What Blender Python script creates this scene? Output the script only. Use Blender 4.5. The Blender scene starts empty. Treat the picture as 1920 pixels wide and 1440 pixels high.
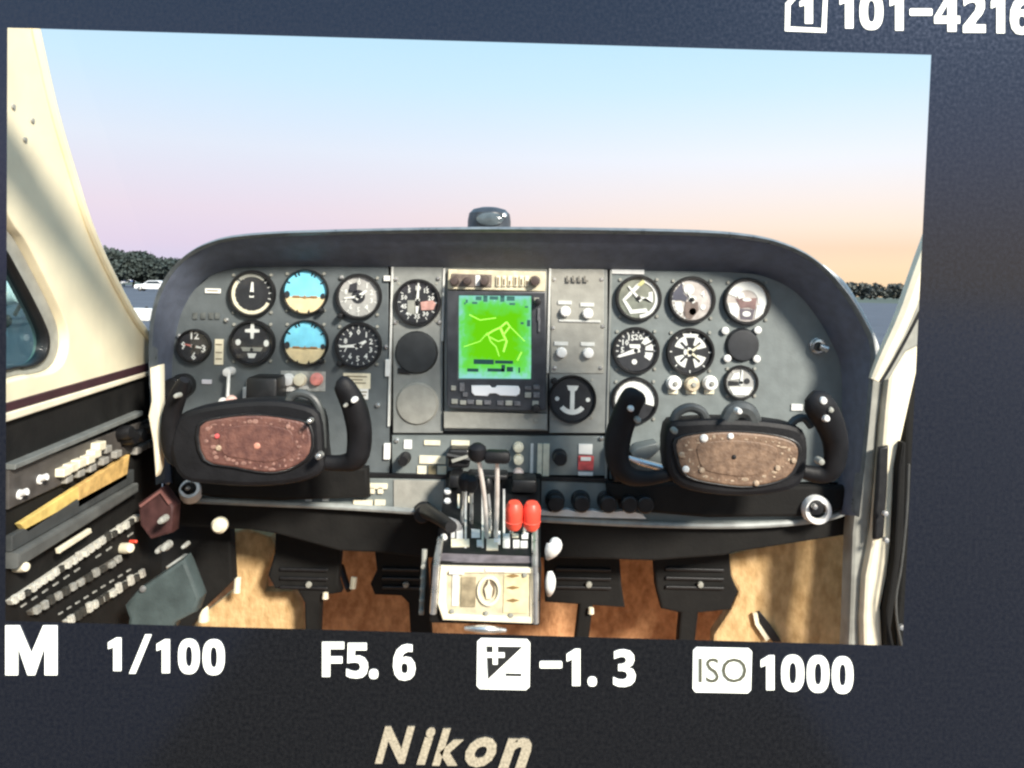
import bpy, bmesh, math, random
from mathutils import Vector, Matrix, Quaternion

SC = bpy.context.scene
COL = SC.collection
rnd = random.Random(7)
R = math.radians

# ------------------------------------------------------------------ camera
F = 1500.0                 # focal length in pixels of a 1920 wide picture
HX, HY = 960.0, 540.0      # where the level viewing axis meets the picture
EYE = Vector((0.0, 0.0, 1.62))
ROLL = R(1.4)
CX = Vector((math.cos(ROLL), 0, math.sin(ROLL)))
CY = Vector((-math.sin(ROLL), 0, math.cos(ROLL)))
cam = bpy.data.cameras.new('camera')
cam.sensor_width = 36.0
cam.lens = 36.0 * F / 1920.0
cam.shift_y = -(720.0 - HY) / 1920.0
cam.clip_start = 0.02
cam.clip_end = 5000
camo = bpy.data.objects.new('camera', cam)
COL.objects.link(camo)
camo.matrix_world = Matrix(((CX.x, CY.x, 0, EYE.x), (CX.y, CY.y, -1, EYE.y), (CX.z, CY.z, 0, EYE.z), (0, 0, 0, 1)))
SC.camera = camo

# ------------------------------------------------------------------ sky and sun
SUN_DIR = Vector((-0.48, 0.70, -0.50)).normalized()     # the way the light travels
world = bpy.data.worlds.new('World')
SC.world = world
world.use_nodes = True


def lin(r, g, b, k=1.0):
    f = lambda c: (c / 255 / 12.92 if c / 255 <= 0.04045 else ((c / 255 + 0.055) / 1.055) ** 2.4)
    return (f(r) * k, f(g) * k, f(b) * k, 1.0)


def build_world():
    nt = world.node_tree
    nt.nodes.clear()
    N = nt.nodes.new
    L = nt.links.new
    out = N('ShaderNodeOutputWorld')
    bg = N('ShaderNodeBackground')
    bg.inputs[1].default_value = 0.70
    tc = N('ShaderNodeTexCoord')
    sep = N('ShaderNodeSeparateXYZ')
    L(tc.outputs['Generated'], sep.inputs[0])

    def ramp(stops):
        r = N('ShaderNodeValToRGB')
        e = r.color_ramp.elements
        e[0].position, e[0].color = stops[0]
        e[1].position, e[1].color = stops[-1]
        for p, c in stops[1:-1]:
            x = e.new(p)
            x.color = c
        L(sep.outputs['Z'], r.inputs[0])
        return r
    west = ramp([(0.0, lin(196, 196, 226)), (0.045, lin(214, 198, 220)), (0.085, lin(222, 206, 220)), (0.16, lin(217, 222, 234)),
                 (0.24, lin(196, 224, 243)), (0.32, lin(180, 220, 240)), (0.7, lin(140, 195, 240))])
    east = ramp([(0.0, lin(248, 212, 168)), (0.035, lin(248, 216, 180)), (0.055, lin(244, 210, 180)), (0.08, lin(246, 224, 204)), (0.115, lin(242, 230, 224)), (0.16, lin(234, 236, 243)),
                 (0.24, lin(203, 230, 246)), (0.32, lin(182, 222, 241)), (0.7, lin(140, 195, 240))])
    mr = N('ShaderNodeMapRange')
    mr.inputs[1].default_value = -0.40
    mr.inputs[2].default_value = 0.46
    mr.interpolation_type = 'SMOOTHSTEP'
    L(sep.outputs['X'], mr.inputs[0])
    mx = N('ShaderNodeMix')
    mx.data_type = 'RGBA'
    L(mr.outputs[0], mx.inputs[0])
    L(west.outputs[0], mx.inputs[6])
    L(east.outputs[0], mx.inputs[7])
    sky = N('ShaderNodeTexSky')
    sky.sky_type = 'NISHITA'
    sky.sun_disc = False
    d = -SUN_DIR
    sky.sun_elevation = math.asin(d.z)
    sky.sun_rotation = math.atan2(d.x, d.y)
    sc = N('ShaderNodeMix')
    sc.data_type = 'RGBA'
    sc.blend_type = 'MULTIPLY'
    sc.inputs[0].default_value = 1
    sc.inputs[7].default_value = (0.08, 0.08, 0.08, 1)
    L(sky.outputs[0], sc.inputs[6])
    m2 = N('ShaderNodeMix')
    m2.data_type = 'RGBA'
    m2.inputs[0].default_value = 0.10
    L(mx.outputs[2], m2.inputs[6])
    L(sc.outputs[2], m2.inputs[7])
    L(m2.outputs[2], bg.inputs[0])
    L(bg.outputs[0], out.inputs[0])


build_world()
sun = bpy.data.lights.new('sun', 'SUN')
sun.energy = 4.2
sun.angle = R(9)
sun.color = (1.0, 0.93, 0.82)
suno = bpy.data.objects.new('sun', sun)
COL.objects.link(suno)
suno.rotation_euler = SUN_DIR.to_track_quat('-Z', 'Y').to_euler()
suno.location = (1, -3, 5)
SC.view_settings.view_transform = 'Standard'
SC.view_settings.look = 'None'
SC.view_settings.exposure = 0.8
SC.view_settings.gamma = 1.0
SC.view_settings.use_curve_mapping = False
SC.cycles.filter_width = 2.4            # the soft look of a close-up phone picture
SC.cycles.max_bounces = 8
SC.cycles.transparent_max_bounces = 16


# ------------------------------------------------------------------ helpers
def P(px, py, y):
    """The point at depth y that the picture shows at (px, py)."""
    return EYE + ((px - HX) / F * CX - (py - HY) / F * CY) * y + Vector((0, y, 0))


def on_wall(px, py, X):
    """The point of the upright plane x = X that the picture shows at (px, py)."""
    d = (px - HX) / F * CX - (py - HY) / F * CY + Vector((0, 1, 0))
    return EYE + d * (X / d.x)


ORG = {}


def new(name, geo, mat, parent=None, smooth=False, angle=35):
    v, f = geo
    o0 = ORG.get(parent.name, Vector()) if parent else Vector()
    me = bpy.data.meshes.new(name)
    me.from_pydata([tuple(Vector(p) - o0) for p in v], [], f)
    me.validate()
    bm = bmesh.new()
    bm.from_mesh(me)
    bmesh.ops.recalc_face_normals(bm, faces=bm.faces)
    bm.to_mesh(me)
    bm.free()
    if smooth:
        me.polygons.foreach_set('use_smooth', [True] * len(me.polygons))
        me.set_sharp_from_angle(angle=R(angle))
    me.materials.append(mat)
    ob = bpy.data.objects.new(name, me)
    COL.objects.link(ob)
    if parent:
        ob.parent = parent
    ORG[ob.name] = o0
    return ob


def thing(name, loc, label, cat, group=None):
    ob = bpy.data.objects.new(name, None)
    ob.empty_display_size = 0.02
    COL.objects.link(ob)
    ob.location = loc
    ORG[ob.name] = Vector(loc)
    ob['label'] = label
    ob['category'] = cat
    if group:
        ob['group'] = group
    return ob


def tag(ob, label=None, cat=None, group=None, kind=None):
    for k, x in (('label', label), ('category', cat), ('group', group), ('kind', kind)):
        if x:
            ob[k] = x
    return ob


def join(gs):
    V, Fc = [], []
    for v, f in gs:
        n = len(V)
        V += [Vector(p) for p in v]
        Fc += [tuple(i + n for i in q) for q in f]
    return V, Fc


def box(c, s, bev=0.0, rot=None):
    c = Vector(c)
    if bev <= 0:
        vs = [Vector((x * s[0] / 2, y * s[1] / 2, z * s[2] / 2)) for x in (-1, 1) for y in (-1, 1) for z in (-1, 1)]
        fs = [(0, 1, 3, 2), (4, 6, 7, 5), (0, 4, 5, 1), (2, 3, 7, 6), (0, 2, 6, 4), (1, 5, 7, 3)]
    else:
        bm = bmesh.new()
        bmesh.ops.create_cube(bm, size=1.0)
        for q in bm.verts:
            q.co = Vector((q.co.x * s[0], q.co.y * s[1], q.co.z * s[2]))
        bmesh.ops.bevel(bm, geom=bm.edges[:], offset=min(bev, min(s) * 0.45), segments=2, affect='EDGES', profile=0.5)
        bm.verts.index_update()
        vs = [q.co.copy() for q in bm.verts]
        fs = [tuple(q.index for q in fc.verts) for fc in bm.faces]
        bm.free()
    if rot is not None:
        vs = [rot @ q for q in vs]
    return [q + c for q in vs], fs


def pbox(x0, y0, x1, y1, y, t, bev=0.0):
    """A box whose front is the picture rectangle at depth y, t thick."""
    a, b = P(x0, y0, y), P(x1, y1, y)
    c = P((x0 + x1) / 2, (y0 + y1) / 2, y)
    return box((c.x, y + t / 2, c.z), (abs(x1 - x0) / F * y, t, abs(y1 - y0) / F * y), bev)


def frame_of(w):
    w = Vector(w).normalized()
    u = w.cross(Vector((0, 0, 1)))
    if u.length < 1e-4:
        u = Vector((1, 0, 0))
    u.normalize()
    return u, u.cross(w).normalized(), w


def lathe(c, prof, seg=28, w=(0, -1, 0), su=1.0, sv=1.0):
    """Turns prof = [(radius, height along w)] about the axis w through c."""
    u, v, w = frame_of(w)
    c = Vector(c)
    V, Fc, rings = [], [], []
    for r, h in prof:
        if r < 1e-6:
            rings.append([len(V)])
            V.append(c + w * h)
        else:
            ring = []
            for k in range(seg):
                a = 2 * math.pi * k / seg
                ring.append(len(V))
                V.append(c + w * h + u * (r * su * math.cos(a)) + v * (r * sv * math.sin(a)))
            rings.append(ring)
    for A, B in zip(rings, rings[1:]):
        for k in range(seg):
            j = (k + 1) % seg
            if len(A) == 1 and len(B) == 1:
                continue
            if len(A) == 1:
                Fc.append((A[0], B[k], B[j]))
            elif len(B) == 1:
                Fc.append((A[k], A[j], B[0]))
            else:
                Fc.append((A[k], A[j], B[j], B[k]))
    return V, Fc


def catmull(pts, n=5, closed=False):
    out = []
    m = len(pts)
    pts = [Vector(p) for p in pts]
    for i in range(m if closed else m - 1):
        if closed:
            a, b, c, d = pts[i - 1], pts[i], pts[(i + 1) % m], pts[(i + 2) % m]
        else:
            a, b, c, d = pts[max(i - 1, 0)], pts[i], pts[i + 1], pts[min(i + 2, m - 1)]
        for k in range(n):
            t = k / n
            out.append(0.5 * ((2 * b) + (c - a) * t + (2 * a - 5 * b + 4 * c - d) * t * t + (3 * b - a - 3 * c + d) * t ** 3))
    if not closed:
        out.append(pts[-1])
    return out


def tube(pts, rad, seg=10, flat=1.0, n=0):
    pts = [Vector(p) for p in pts]
    rr = list(rad) if hasattr(rad, '__len__') else [rad] * len(pts)
    if n:
        q = catmull([Vector((*p, r)) for p, r in zip(pts, rr)], n)
        pts, rr = [Vector(x[:3]) for x in q], [max(x[3], 1e-4) for x in q]
    V, Fc = [], []
    up = Vector((0, 1, 0))
    for i, p in enumerate(pts):
        t = (pts[min(i + 1, len(pts) - 1)] - pts[max(i - 1, 0)]).normalized()
        s = t.cross(up)
        if s.length < 0.05:
            s = t.cross(Vector((1, 0, 0)))
        s.normalize()
        q = s.cross(t).normalized()
        for k in range(seg):
            a = 2 * math.pi * k / seg
            V.append(p + s * (rr[i] * math.cos(a)) + q * (rr[i] * flat * math.sin(a)))
    for i in range(len(pts) - 1):
        for k in range(seg):
            j = (k + 1) % seg
            Fc.append((i * seg + k, i * seg + j, (i + 1) * seg + j, (i + 1) * seg + k))
    Fc.append(tuple(range(seg)))
    Fc.append(tuple(range((len(pts) - 1) * seg, len(pts) * seg)))
    return V, Fc


def curve_mesh(cu):
    ob = bpy.data.objects.new('tmp', cu)
    COL.objects.link(ob)
    dg = bpy.context.evaluated_depsgraph_get()
    me = bpy.data.meshes.new_from_object(ob.evaluated_get(dg))
    V = [q.co.copy() for q in me.vertices]
    Fc = [tuple(p.vertices) for p in me.polygons]
    bpy.data.objects.remove(ob)
    bpy.data.curves.remove(cu)
    bpy.data.meshes.remove(me)
    return V, Fc


def plate(loops, y, t, bev=0.0):
    """A slab t thick whose front outline (and holes) are loops of world points (x, z) at depth y."""
    cu = bpy.data.curves.new('tmp', 'CURVE')
    cu.dimensions = '2D'
    cu.fill_mode = 'BOTH'
    cu.extrude = max(t / 2 - bev, 1e-5)
    cu.bevel_depth = bev
    cu.bevel_resolution = 1
    cu.offset = -bev
    for lp in loops:
        s = cu.splines.new('POLY')
        s.points.add(len(lp) - 1)
        for q, p in zip(s.points, lp):
            q.co = (p[0], p[1], 0, 1)
        s.use_cyclic_u = True
    V, Fc = curve_mesh(cu)
    return [Vector((p.x, y + t / 2 - p.z, p.y)) for p in V], Fc


def pplate(loops, y, t, bev=0.0, n=0):
    """plate() from picture outlines."""
    res = []
    for lp in loops:
        if n:
            lp = [(q.x, q.y) for q in catmull([Vector((a, b, 0)) for a, b in lp], n, True)]
        ws = [P(a, b, y) for a, b in lp]
        res.append([(q.x, q.z) for q in ws])
    return plate(res, y, t, bev)


def text(s, x0, y0, x1, y1, y, t=0.001, bold=0.0, shear=0.0, res=3):
    """Lettering fitted to the picture rectangle at depth y."""
    cu = bpy.data.curves.new('tmp', 'FONT')
    cu.body = s
    cu.size = 1
    cu.offset = bold
    cu.shear = shear
    cu.resolution_u = res
    cu.extrude = 0.01
    V, Fc = curve_mesh(cu)
    if not V:
        return [], []
    ax, bx = min(q.x for q in V), max(q.x for q in V)
    ay, by = min(q.y for q in V), max(q.y for q in V)
    out = []
    for q in V:
        p = P(x0 + (q.x - ax) / (bx - ax) * (x1 - x0), y1 + (q.y - ay) / (by - ay) * (y0 - y1), y)
        out.append(Vector((p.x, y - (q.z / 0.01) * t / 2, p.z)))
    return out, Fc


def strip(pts, w, y, t):
    """A flat band of width w (pixels) along picture points, at depth y."""
    L, Rr = [], []
    for i, (a, b) in enumerate(pts):
        q0, q1 = pts[max(i - 1, 0)], pts[min(i + 1, len(pts) - 1)]
        d = Vector((q1[0] - q0[0], q1[1] - q0[1])).normalized()
        n = Vector((-d.y, d.x)) * w / 2
        L.append((a + n.x, b + n.y))
        Rr.append((a - n.x, b - n.y))
    return pplate([L + Rr[::-1]], y, t)


# ------------------------------------------------------------------ materials
MATS = {}


def mat(name, col, rough=0.5, amt=0.12, scale=60.0, bump=0.0, metal=0.0, spec=0.5, col2=None, emit=0.0, bscale=None, ior=1.5, stretch=None, det=4):
    if name in MATS:
        return MATS[name]
    m = bpy.data.materials.new(name)
    m.use_nodes = True
    nt = m.node_tree
    b = nt.nodes['Principled BSDF']
    N, L = nt.nodes.new, nt.links.new
    col = lin(*col) if max(col[:3]) > 1.5 else (*col[:3], 1)
    b.inputs['Roughness'].default_value = rough
    b.inputs['Metallic'].default_value = metal
    b.inputs['IOR'].default_value = ior
    b.inputs['Specular IOR Level'].default_value = spec
    tc = N('ShaderNodeTexCoord')
    vec = tc.outputs['Object']
    if stretch:
        mp = N('ShaderNodeMapping')
        mp.inputs['Scale'].default_value = stretch
        L(vec, mp.inputs[0])
        vec = mp.outputs[0]
    if amt > 0 or col2:
        no = N('ShaderNodeTexNoise')
        no.inputs['Scale'].default_value = scale
        no.inputs['Detail'].default_value = det
        L(vec, no.inputs[0])
        rp = N('ShaderNodeValToRGB')
        e = rp.color_ramp.elements
        e[0].position, e[1].position = 0.32, 0.68
        c2 = (lin(*col2) if max(col2[:3]) > 1.5 else (*col2[:3], 1)) if col2 else None
        e[0].color = c2 if c2 else tuple(c * (1 - amt) for c in col[:3]) + (1,)
        e[1].color = col if c2 else tuple(min(1, c * (1 + amt)) for c in col[:3]) + (1,)
        L(no.outputs[0], rp.inputs[0])
        L(rp.outputs[0], b.inputs['Base Color'])
        n2 = N('ShaderNodeMapRange')
        n2.inputs[3].default_value = max(0.02, rough - 0.1)
        n2.inputs[4].default_value = min(1, rough + 0.12)
        L(no.outputs[0], n2.inputs[0])
        L(n2.outputs[0], b.inputs['Roughness'])
    else:
        b.inputs['Base Color'].default_value = col
    if bump > 0:
        nb = N('ShaderNodeTexNoise')
        nb.inputs['Scale'].default_value = bscale or scale * 5
        nb.inputs['Detail'].default_value = 3
        L(vec, nb.inputs[0])
        bp = N('ShaderNodeBump')
        bp.inputs['Strength'].default_value = bump
        bp.inputs['Distance'].default_value = 0.002
        L(nb.outputs[0], bp.inputs['Height'])
        L(bp.outputs[0], b.inputs['Normal'])
    if emit > 0:
        b.inputs['Emission Color'].default_value = col
        b.inputs['Emission Strength'].default_value = emit
    MATS[name] = m
    return m


def clear_mat(name, tint, gloss, rough=0.03):
    m = bpy.data.materials.new(name)
    m.use_nodes = True
    nt = m.node_tree
    nt.nodes.clear()
    N, L = nt.nodes.new, nt.links.new
    out = N('ShaderNodeOutputMaterial')
    tr = N('ShaderNodeBsdfTransparent')
    tr.inputs[0].default_value = (*tint, 1)
    gl = N('ShaderNodeBsdfGlossy')
    gl.inputs['Roughness'].default_value = rough
    gl.inputs[0].default_value = (1, 1, 1, 1)
    lw = N('ShaderNodeLayerWeight')
    lw.inputs[0].default_value = 0.12
    mr = N('ShaderNodeMapRange')
    mr.inputs[3].default_value = gloss
    mr.inputs[4].default_value = min(1, gloss + 0.25)
    L(lw.outputs['Fresnel'], mr.inputs[0])
    mx = N('ShaderNodeMixShader')
    L(mr.outputs[0], mx.inputs[0])
    L(tr.outputs[0], mx.inputs[1])
    L(gl.outputs[0], mx.inputs[2])
    L(mx.outputs[0], out.inputs[0])
    return m


M_BEZEL = mat('camera_black', (0.010, 0.0096, 0.009), 0.13, 0.4, 300, 0.0, spec=0.5, ior=1.78)
M_BEZEL.node_tree.nodes['Principled BSDF'].inputs['Specular Tint'].default_value = (0.50, 0.62, 1.0, 1)   # tints the reflections blue in place of a bluer sky glow
M_LCD_WHITE = mat('lit_display_white', (250, 250, 238), 0.4, 0, emit=0.5)
M_LCD_DARK = mat('display_dark', (0.02, 0.02, 0.02), 0.5, 0)
M_LCD_GREY = mat('display_grey_print', (0.10, 0.10, 0.07), 0.5, 0)
M_LOGO = mat('logo_print', (0.42, 0.36, 0.26), 0.5, 0.3, 400)
M_PANEL = mat('panel_grey_paint', (0.165, 0.188, 0.186), 0.5, 0.10, 45, 0.15)
M_PANEL_L = mat('panel_charcoal_paint', (0.10, 0.116, 0.122), 0.5, 0.12, 40, 0.15)
M_PLATE = mat('plate_light_grey', (0.235, 0.245, 0.232), 0.5, 0.10, 55, 0.15)
M_PLATE_B = mat('plate_pale_beige', (0.31, 0.305, 0.27), 0.5, 0.12, 55, 0.15)
M_EDGE = mat('bare_edge', (0.62, 0.63, 0.60), 0.35, 0.1, 80)
M_HOOD = mat('hood_vinyl', (0.125, 0.145, 0.195), 0.6, 0.15, 55, 0.4, bscale=350)
M_BLACK = mat('black_plastic', (0.008, 0.008, 0.009), 0.42, 0.25, 80, 0.1)
M_YOKE = mat('yoke_black', (0.0065, 0.0065, 0.008), 0.58, 0.3, 40, 0.2, spec=0.3)
M_UNDER = mat('under_panel_black', (0.007, 0.0066, 0.006), 0.8, 0.35, 30, 0.3, spec=0.3)
M_CREAM = mat('cabin_cream', (0.83, 0.74, 0.52), 0.6, 0.08, 14, 0.15)
M_CREAM_T = mat('cream_trim', (0.82, 0.74, 0.56), 0.6, 0.08, 40)
M_GREY_T = mat('grey_trim', (0.30, 0.30, 0.265), 0.6, 0.18, 40)
M_MAROON = mat('maroon_edge', (0.045, 0.015, 0.02), 0.6, 0.2, 60)
M_WHITE = mat('white_paint', (0.80, 0.80, 0.77), 0.4, 0.08, 60)
M_IVORY = mat('ivory_plastic', (0.80, 0.74, 0.56), 0.4, 0.1, 90)
M_YEL = mat('yellow_strip', (0.72, 0.52, 0.16), 0.55, 0.2, 60)
M_ORA = mat('orange_tan_strip', (0.62, 0.40, 0.14), 0.6, 0.3, 70)
M_RED = mat('red_plastic', (0.80, 0.085, 0.05), 0.4, 0.15, 60)
M_PINK = mat('red_label', (0.65, 0.10, 0.10), 0.5, 0.25, 90)
M_CHROME = mat('bare_metal', (0.72, 0.71, 0.68), 0.28, 0.2, 60, metal=0.85)
M_ROD = mat('lever_metal', (0.80, 0.77, 0.72), 0.4, 0.15, 60, metal=0.3)
M_TAN = mat('tan_carpet', (0.66, 0.36, 0.18), 0.95, 0.3, 70, 1.0, bscale=170, col2=(0.38, 0.185, 0.085), det=10, spec=0.1, stretch=(1, 1, 0.7))
M_TAN_L = mat('light_tan_carpet', (0.70, 0.48, 0.245), 0.95, 0.3, 60, 1.0, bscale=150, col2=(0.44, 0.28, 0.125), det=10, spec=0.1, stretch=(1, 1, 0.6))
M_TEAL = mat('teal_grey_vinyl', (0.055, 0.075, 0.075), 0.6, 0.25, 30, 0.3)
M_DIALK = mat('dial_black', (0.022, 0.022, 0.026), 0.5, 0.2, 80)
M_DIALG = mat('dial_grey', (0.40, 0.39, 0.37), 0.5, 0.2, 60)
M_DIALP = mat('dial_glare_pale', (0.62, 0.58, 0.55), 0.5, 0.2, 70, col2=(0.44, 0.38, 0.35))  # sky glare over the right-hand dials is put into this pale colour
M_MARK = mat('dial_white', (0.82, 0.82, 0.78), 0.5, 0.05, 60)
M_SKYB = mat('horizon_blue', (0.22, 0.68, 0.88), 0.5, 0.12, 60)
M_EARTH = mat('horizon_tan', (0.84, 0.68, 0.40), 0.5, 0.15, 60)
M_BROWNR = mat('red_brown_leather', (0.185, 0.085, 0.065), 0.45, 0.4, 75, 0.5, col2=(0.095, 0.042, 0.036), bscale=300)
M_BROWN = mat('brown_leather', (0.26, 0.165, 0.105), 0.5, 0.4, 85, 0.5, col2=(0.13, 0.078, 0.05), bscale=300)
M_SPECK = mat('worn_speck', (0.40, 0.30, 0.21), 0.6, 0.3, 200)
M_SPECKR = mat('worn_red_speck', (0.27, 0.15, 0.12), 0.6, 0.3, 200)
M_GLASS = clear_mat('dial_glass', (0.97, 0.98, 0.98), 0.035)
M_WSCREEN = clear_mat('windscreen_acrylic', (0.99, 0.995, 1.0), 0.004, 0.12)
M_SIDEGL = clear_mat('green_tinted_acrylic', (0.68, 0.85, 0.84), 0.10)


def screen_mat():
    m = bpy.data.materials.new('lit_map_screen')
    m.use_nodes = True
    nt = m.node_tree
    nt.nodes.clear()
    N, L = nt.nodes.new, nt.links.new
    out = N('ShaderNodeOutputMaterial')
    em = N('ShaderNodeEmission')
    tc = N('ShaderNodeTexCoord')
    sep = N('ShaderNodeSeparateXYZ')
    L(tc.outputs['Generated'], sep.inputs[0])

    def math_(op, a, b=None):
        n = N('ShaderNodeMath')
        n.operation = op
        for i, x in enumerate((a, b)):
            if x is None:
                continue
            if isinstance(x, (int, float)):
                n.inputs[i].default_value = x
            else:
                L(x, n.inputs[i])
        return n.outputs[0]
    ax = math_('MULTIPLY', math_('ABSOLUTE', math_('SUBTRACT', sep.outputs['X'], 0.5)), 1.78)
    az = math_('MULTIPLY', math_('ABSOLUTE', math_('SUBTRACT', sep.outputs['Z'], 0.51)), 2.0)
    d = math_('MAXIMUM', ax, az)
    no = N('ShaderNodeTexNoise')
    no.inputs['Scale'].default_value = 11
    no.inputs['Detail'].default_value = 6
    L(tc.outputs['Generated'], no.inputs[0])
    d = math_('ADD', d, math_('MULTIPLY', math_('SUBTRACT', no.outputs[0], 0.5), 0.55))
    rp = N('ShaderNodeValToRGB')
    e = rp.color_ramp.elements
    e[0].position, e[0].color = 0.50, lin(116, 226, 22)
    e[1].position, e[1].color = 0.98, lin(160, 232, 226)
    x = e.new(0.74)
    x.color = lin(116, 236, 96)
    L(d, rp.inputs[0])
    L(rp.outputs[0], em.inputs[0])
    em.inputs[1].default_value = 0.52
    L(em.outputs[0], out.inputs[0])
    return m


M_SCREEN = screen_mat()

# ------------------------------------------------------------------ ground and what stands on the apron
M_APRON = mat('apron_concrete', (0.080, 0.090, 0.112), 0.85, 0.18, 0.25, 0.1, bscale=6)
M_GRASS = mat('far_grass', (0.075, 0.095, 0.07), 0.95, 0.3, 0.08)


def sheet(x0, y0, x1, y1, z):
    return [(x0, y0, z), (x1, y0, z), (x1, y1, z), (x0, y1, z)], [(0, 1, 2, 3)]


tag(new('ground', sheet(-3500, -3500, 3500, 3500, 0.0), M_GRASS), 'green-grey grass field beyond the apron', None, None, 'structure')
tag(new('apron_pavement', sheet(-400, -300, 400, 210, 0.006), M_APRON), 'pale grey concrete apron outside the windscreen', None, None, 'structure')

LEAFS = [mat('leaf_hazed_a', (0.036, 0.05, 0.046), 0.8, 0.3, 1.5), mat('leaf_hazed_b', (0.044, 0.058, 0.052), 0.8, 0.3, 1.5)]  # distance haze is put into the leaves as blue-grey
M_BARK = mat('bark', (0.09, 0.07, 0.05), 0.9, 0.3, 6)


def leaf_cloud(c, rad, n, size, rg, zs=0.8):
    V, Fc = [], []
    lobes = [(Vector((rg.gauss(0, .42), rg.gauss(0, .42), rg.uniform(-.45, .5))) * rad, rg.uniform(.35, .62) * rad) for _ in range(9)]
    for _ in range(n):
        lc, lr = rg.choice(lobes)
        d = Vector((rg.gauss(0, 1), rg.gauss(0, 1), rg.gauss(0, 1))).normalized()
        p = Vector(c) + lc + d * lr * rg.uniform(.55, 1.05)
        p.z = c[2] + (p.z - c[2]) * zs
        a = Vector((rg.gauss(0, 1), rg.gauss(0, 1), rg.gauss(0, 1))).normalized() * size * rg.uniform(.6, 1.3)
        b = a.cross(Vector((rg.gauss(0, 1), rg.gauss(0, 1), rg.gauss(0, 1)))).normalized() * size * rg.uniform(.5, 1.0)
        k = len(V)
        V += [p - a, p + b, p + a, p - b]
        Fc.append((k, k + 1, k + 2, k + 3))
    return V, Fc


def tree(px, dist, h, label, seed):
    rg = random.Random(seed)
    h *= 0.78
    base = P(px, HY, dist)
    base.z = 0.0
    t = thing('broadleaf_tree', base, label, 'tree', 'trees at the left edge of the airfield')
    tr = [base + Vector((0, 0, -0.1)), base + Vector((.1, 0, h * .3)), base + Vector((-.1, 0, h * .62))]
    g = [tube(tr, [h * .035, h * .026, h * .015], 8)]
    for k in range(5):
        a = rg.uniform(0, 6.28)
        q = base + Vector((0, 0, h * rg.uniform(.25, .5)))
        g.append(tube([q, q + Vector((math.cos(a) * h * .14, math.sin(a) * h * .14, h * .16)), q + Vector((math.cos(a) * h * .22, math.sin(a) * h * .22, h * .3))], [h * .014, h * .01, h * .004], 6))
    new('trunk', join(g), M_BARK, t, True)
    new('crown', leaf_cloud((base.x, base.y, h * .52), h * .56, 2600, h * .05, rg), rnd.choice(LEAFS), t)
    return t


for i, (px, dist, h, lb) in enumerate([
        (196, 150, 9.6, 'dark broadleaf tree nearest the cream pillar, tall round crown'),
        (222, 152, 10.2, 'tallest dark tree left of the instrument hood, bumpy crown'),
        (250, 158, 8.6, 'lower dark tree right of the tallest one on the airfield edge'),
        (276, 155, 8.8, 'dark tree with a flat crown halfway along the airfield row'),
        (300, 156, 8.9, 'dark tree just left of the black instrument hood'),
        (325, 158, 8.0, 'small dark tree half hidden by the instrument hood'),
        (12, 120, 9.0, 'green tree seen through the tinted side window, left one'),
        (62, 118, 8.2, 'green tree seen through the tinted side window, right one')]):
    tree(px, dist, h, lb, 40 + i)


def far_wood():
    rg = random.Random(3)
    gs = []
    for k in range(260):
        x = -190 + k * 2.8 + rg.uniform(-1.5, 1.5)
        h = rg.uniform(8.8, 10.6)
        gs.append(leaf_cloud((110 + x, 420 + rg.uniform(-6, 6), h * .48), h * .60, 130, 1.25, rg, 0.8))
    return join(gs)


tag(new('far_wood', far_wood(), mat('leaf_far_hazed', (.075, .08, .072), .9, .3, .2)), 'low dark band of woods along the far edge of the airfield', None, None, 'stuff')  # leaf colour lightened to carry the haze over the far woods

M_AWHITE = mat('aircraft_white', (0.80, 0.81, 0.82), 0.3, 0.05, 3)
M_ABLUE = mat('aircraft_blue', (0.05, 0.13, 0.42), 0.35, 0.1, 3)
M_TYRE = mat('tyre_rubber', (0.02, 0.02, 0.02), 0.8, 0.2, 30)
M_AGLASS = mat('dark_cabin_glass', (0.03, 0.04, 0.05), 0.08, 0.1, 5)


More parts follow.
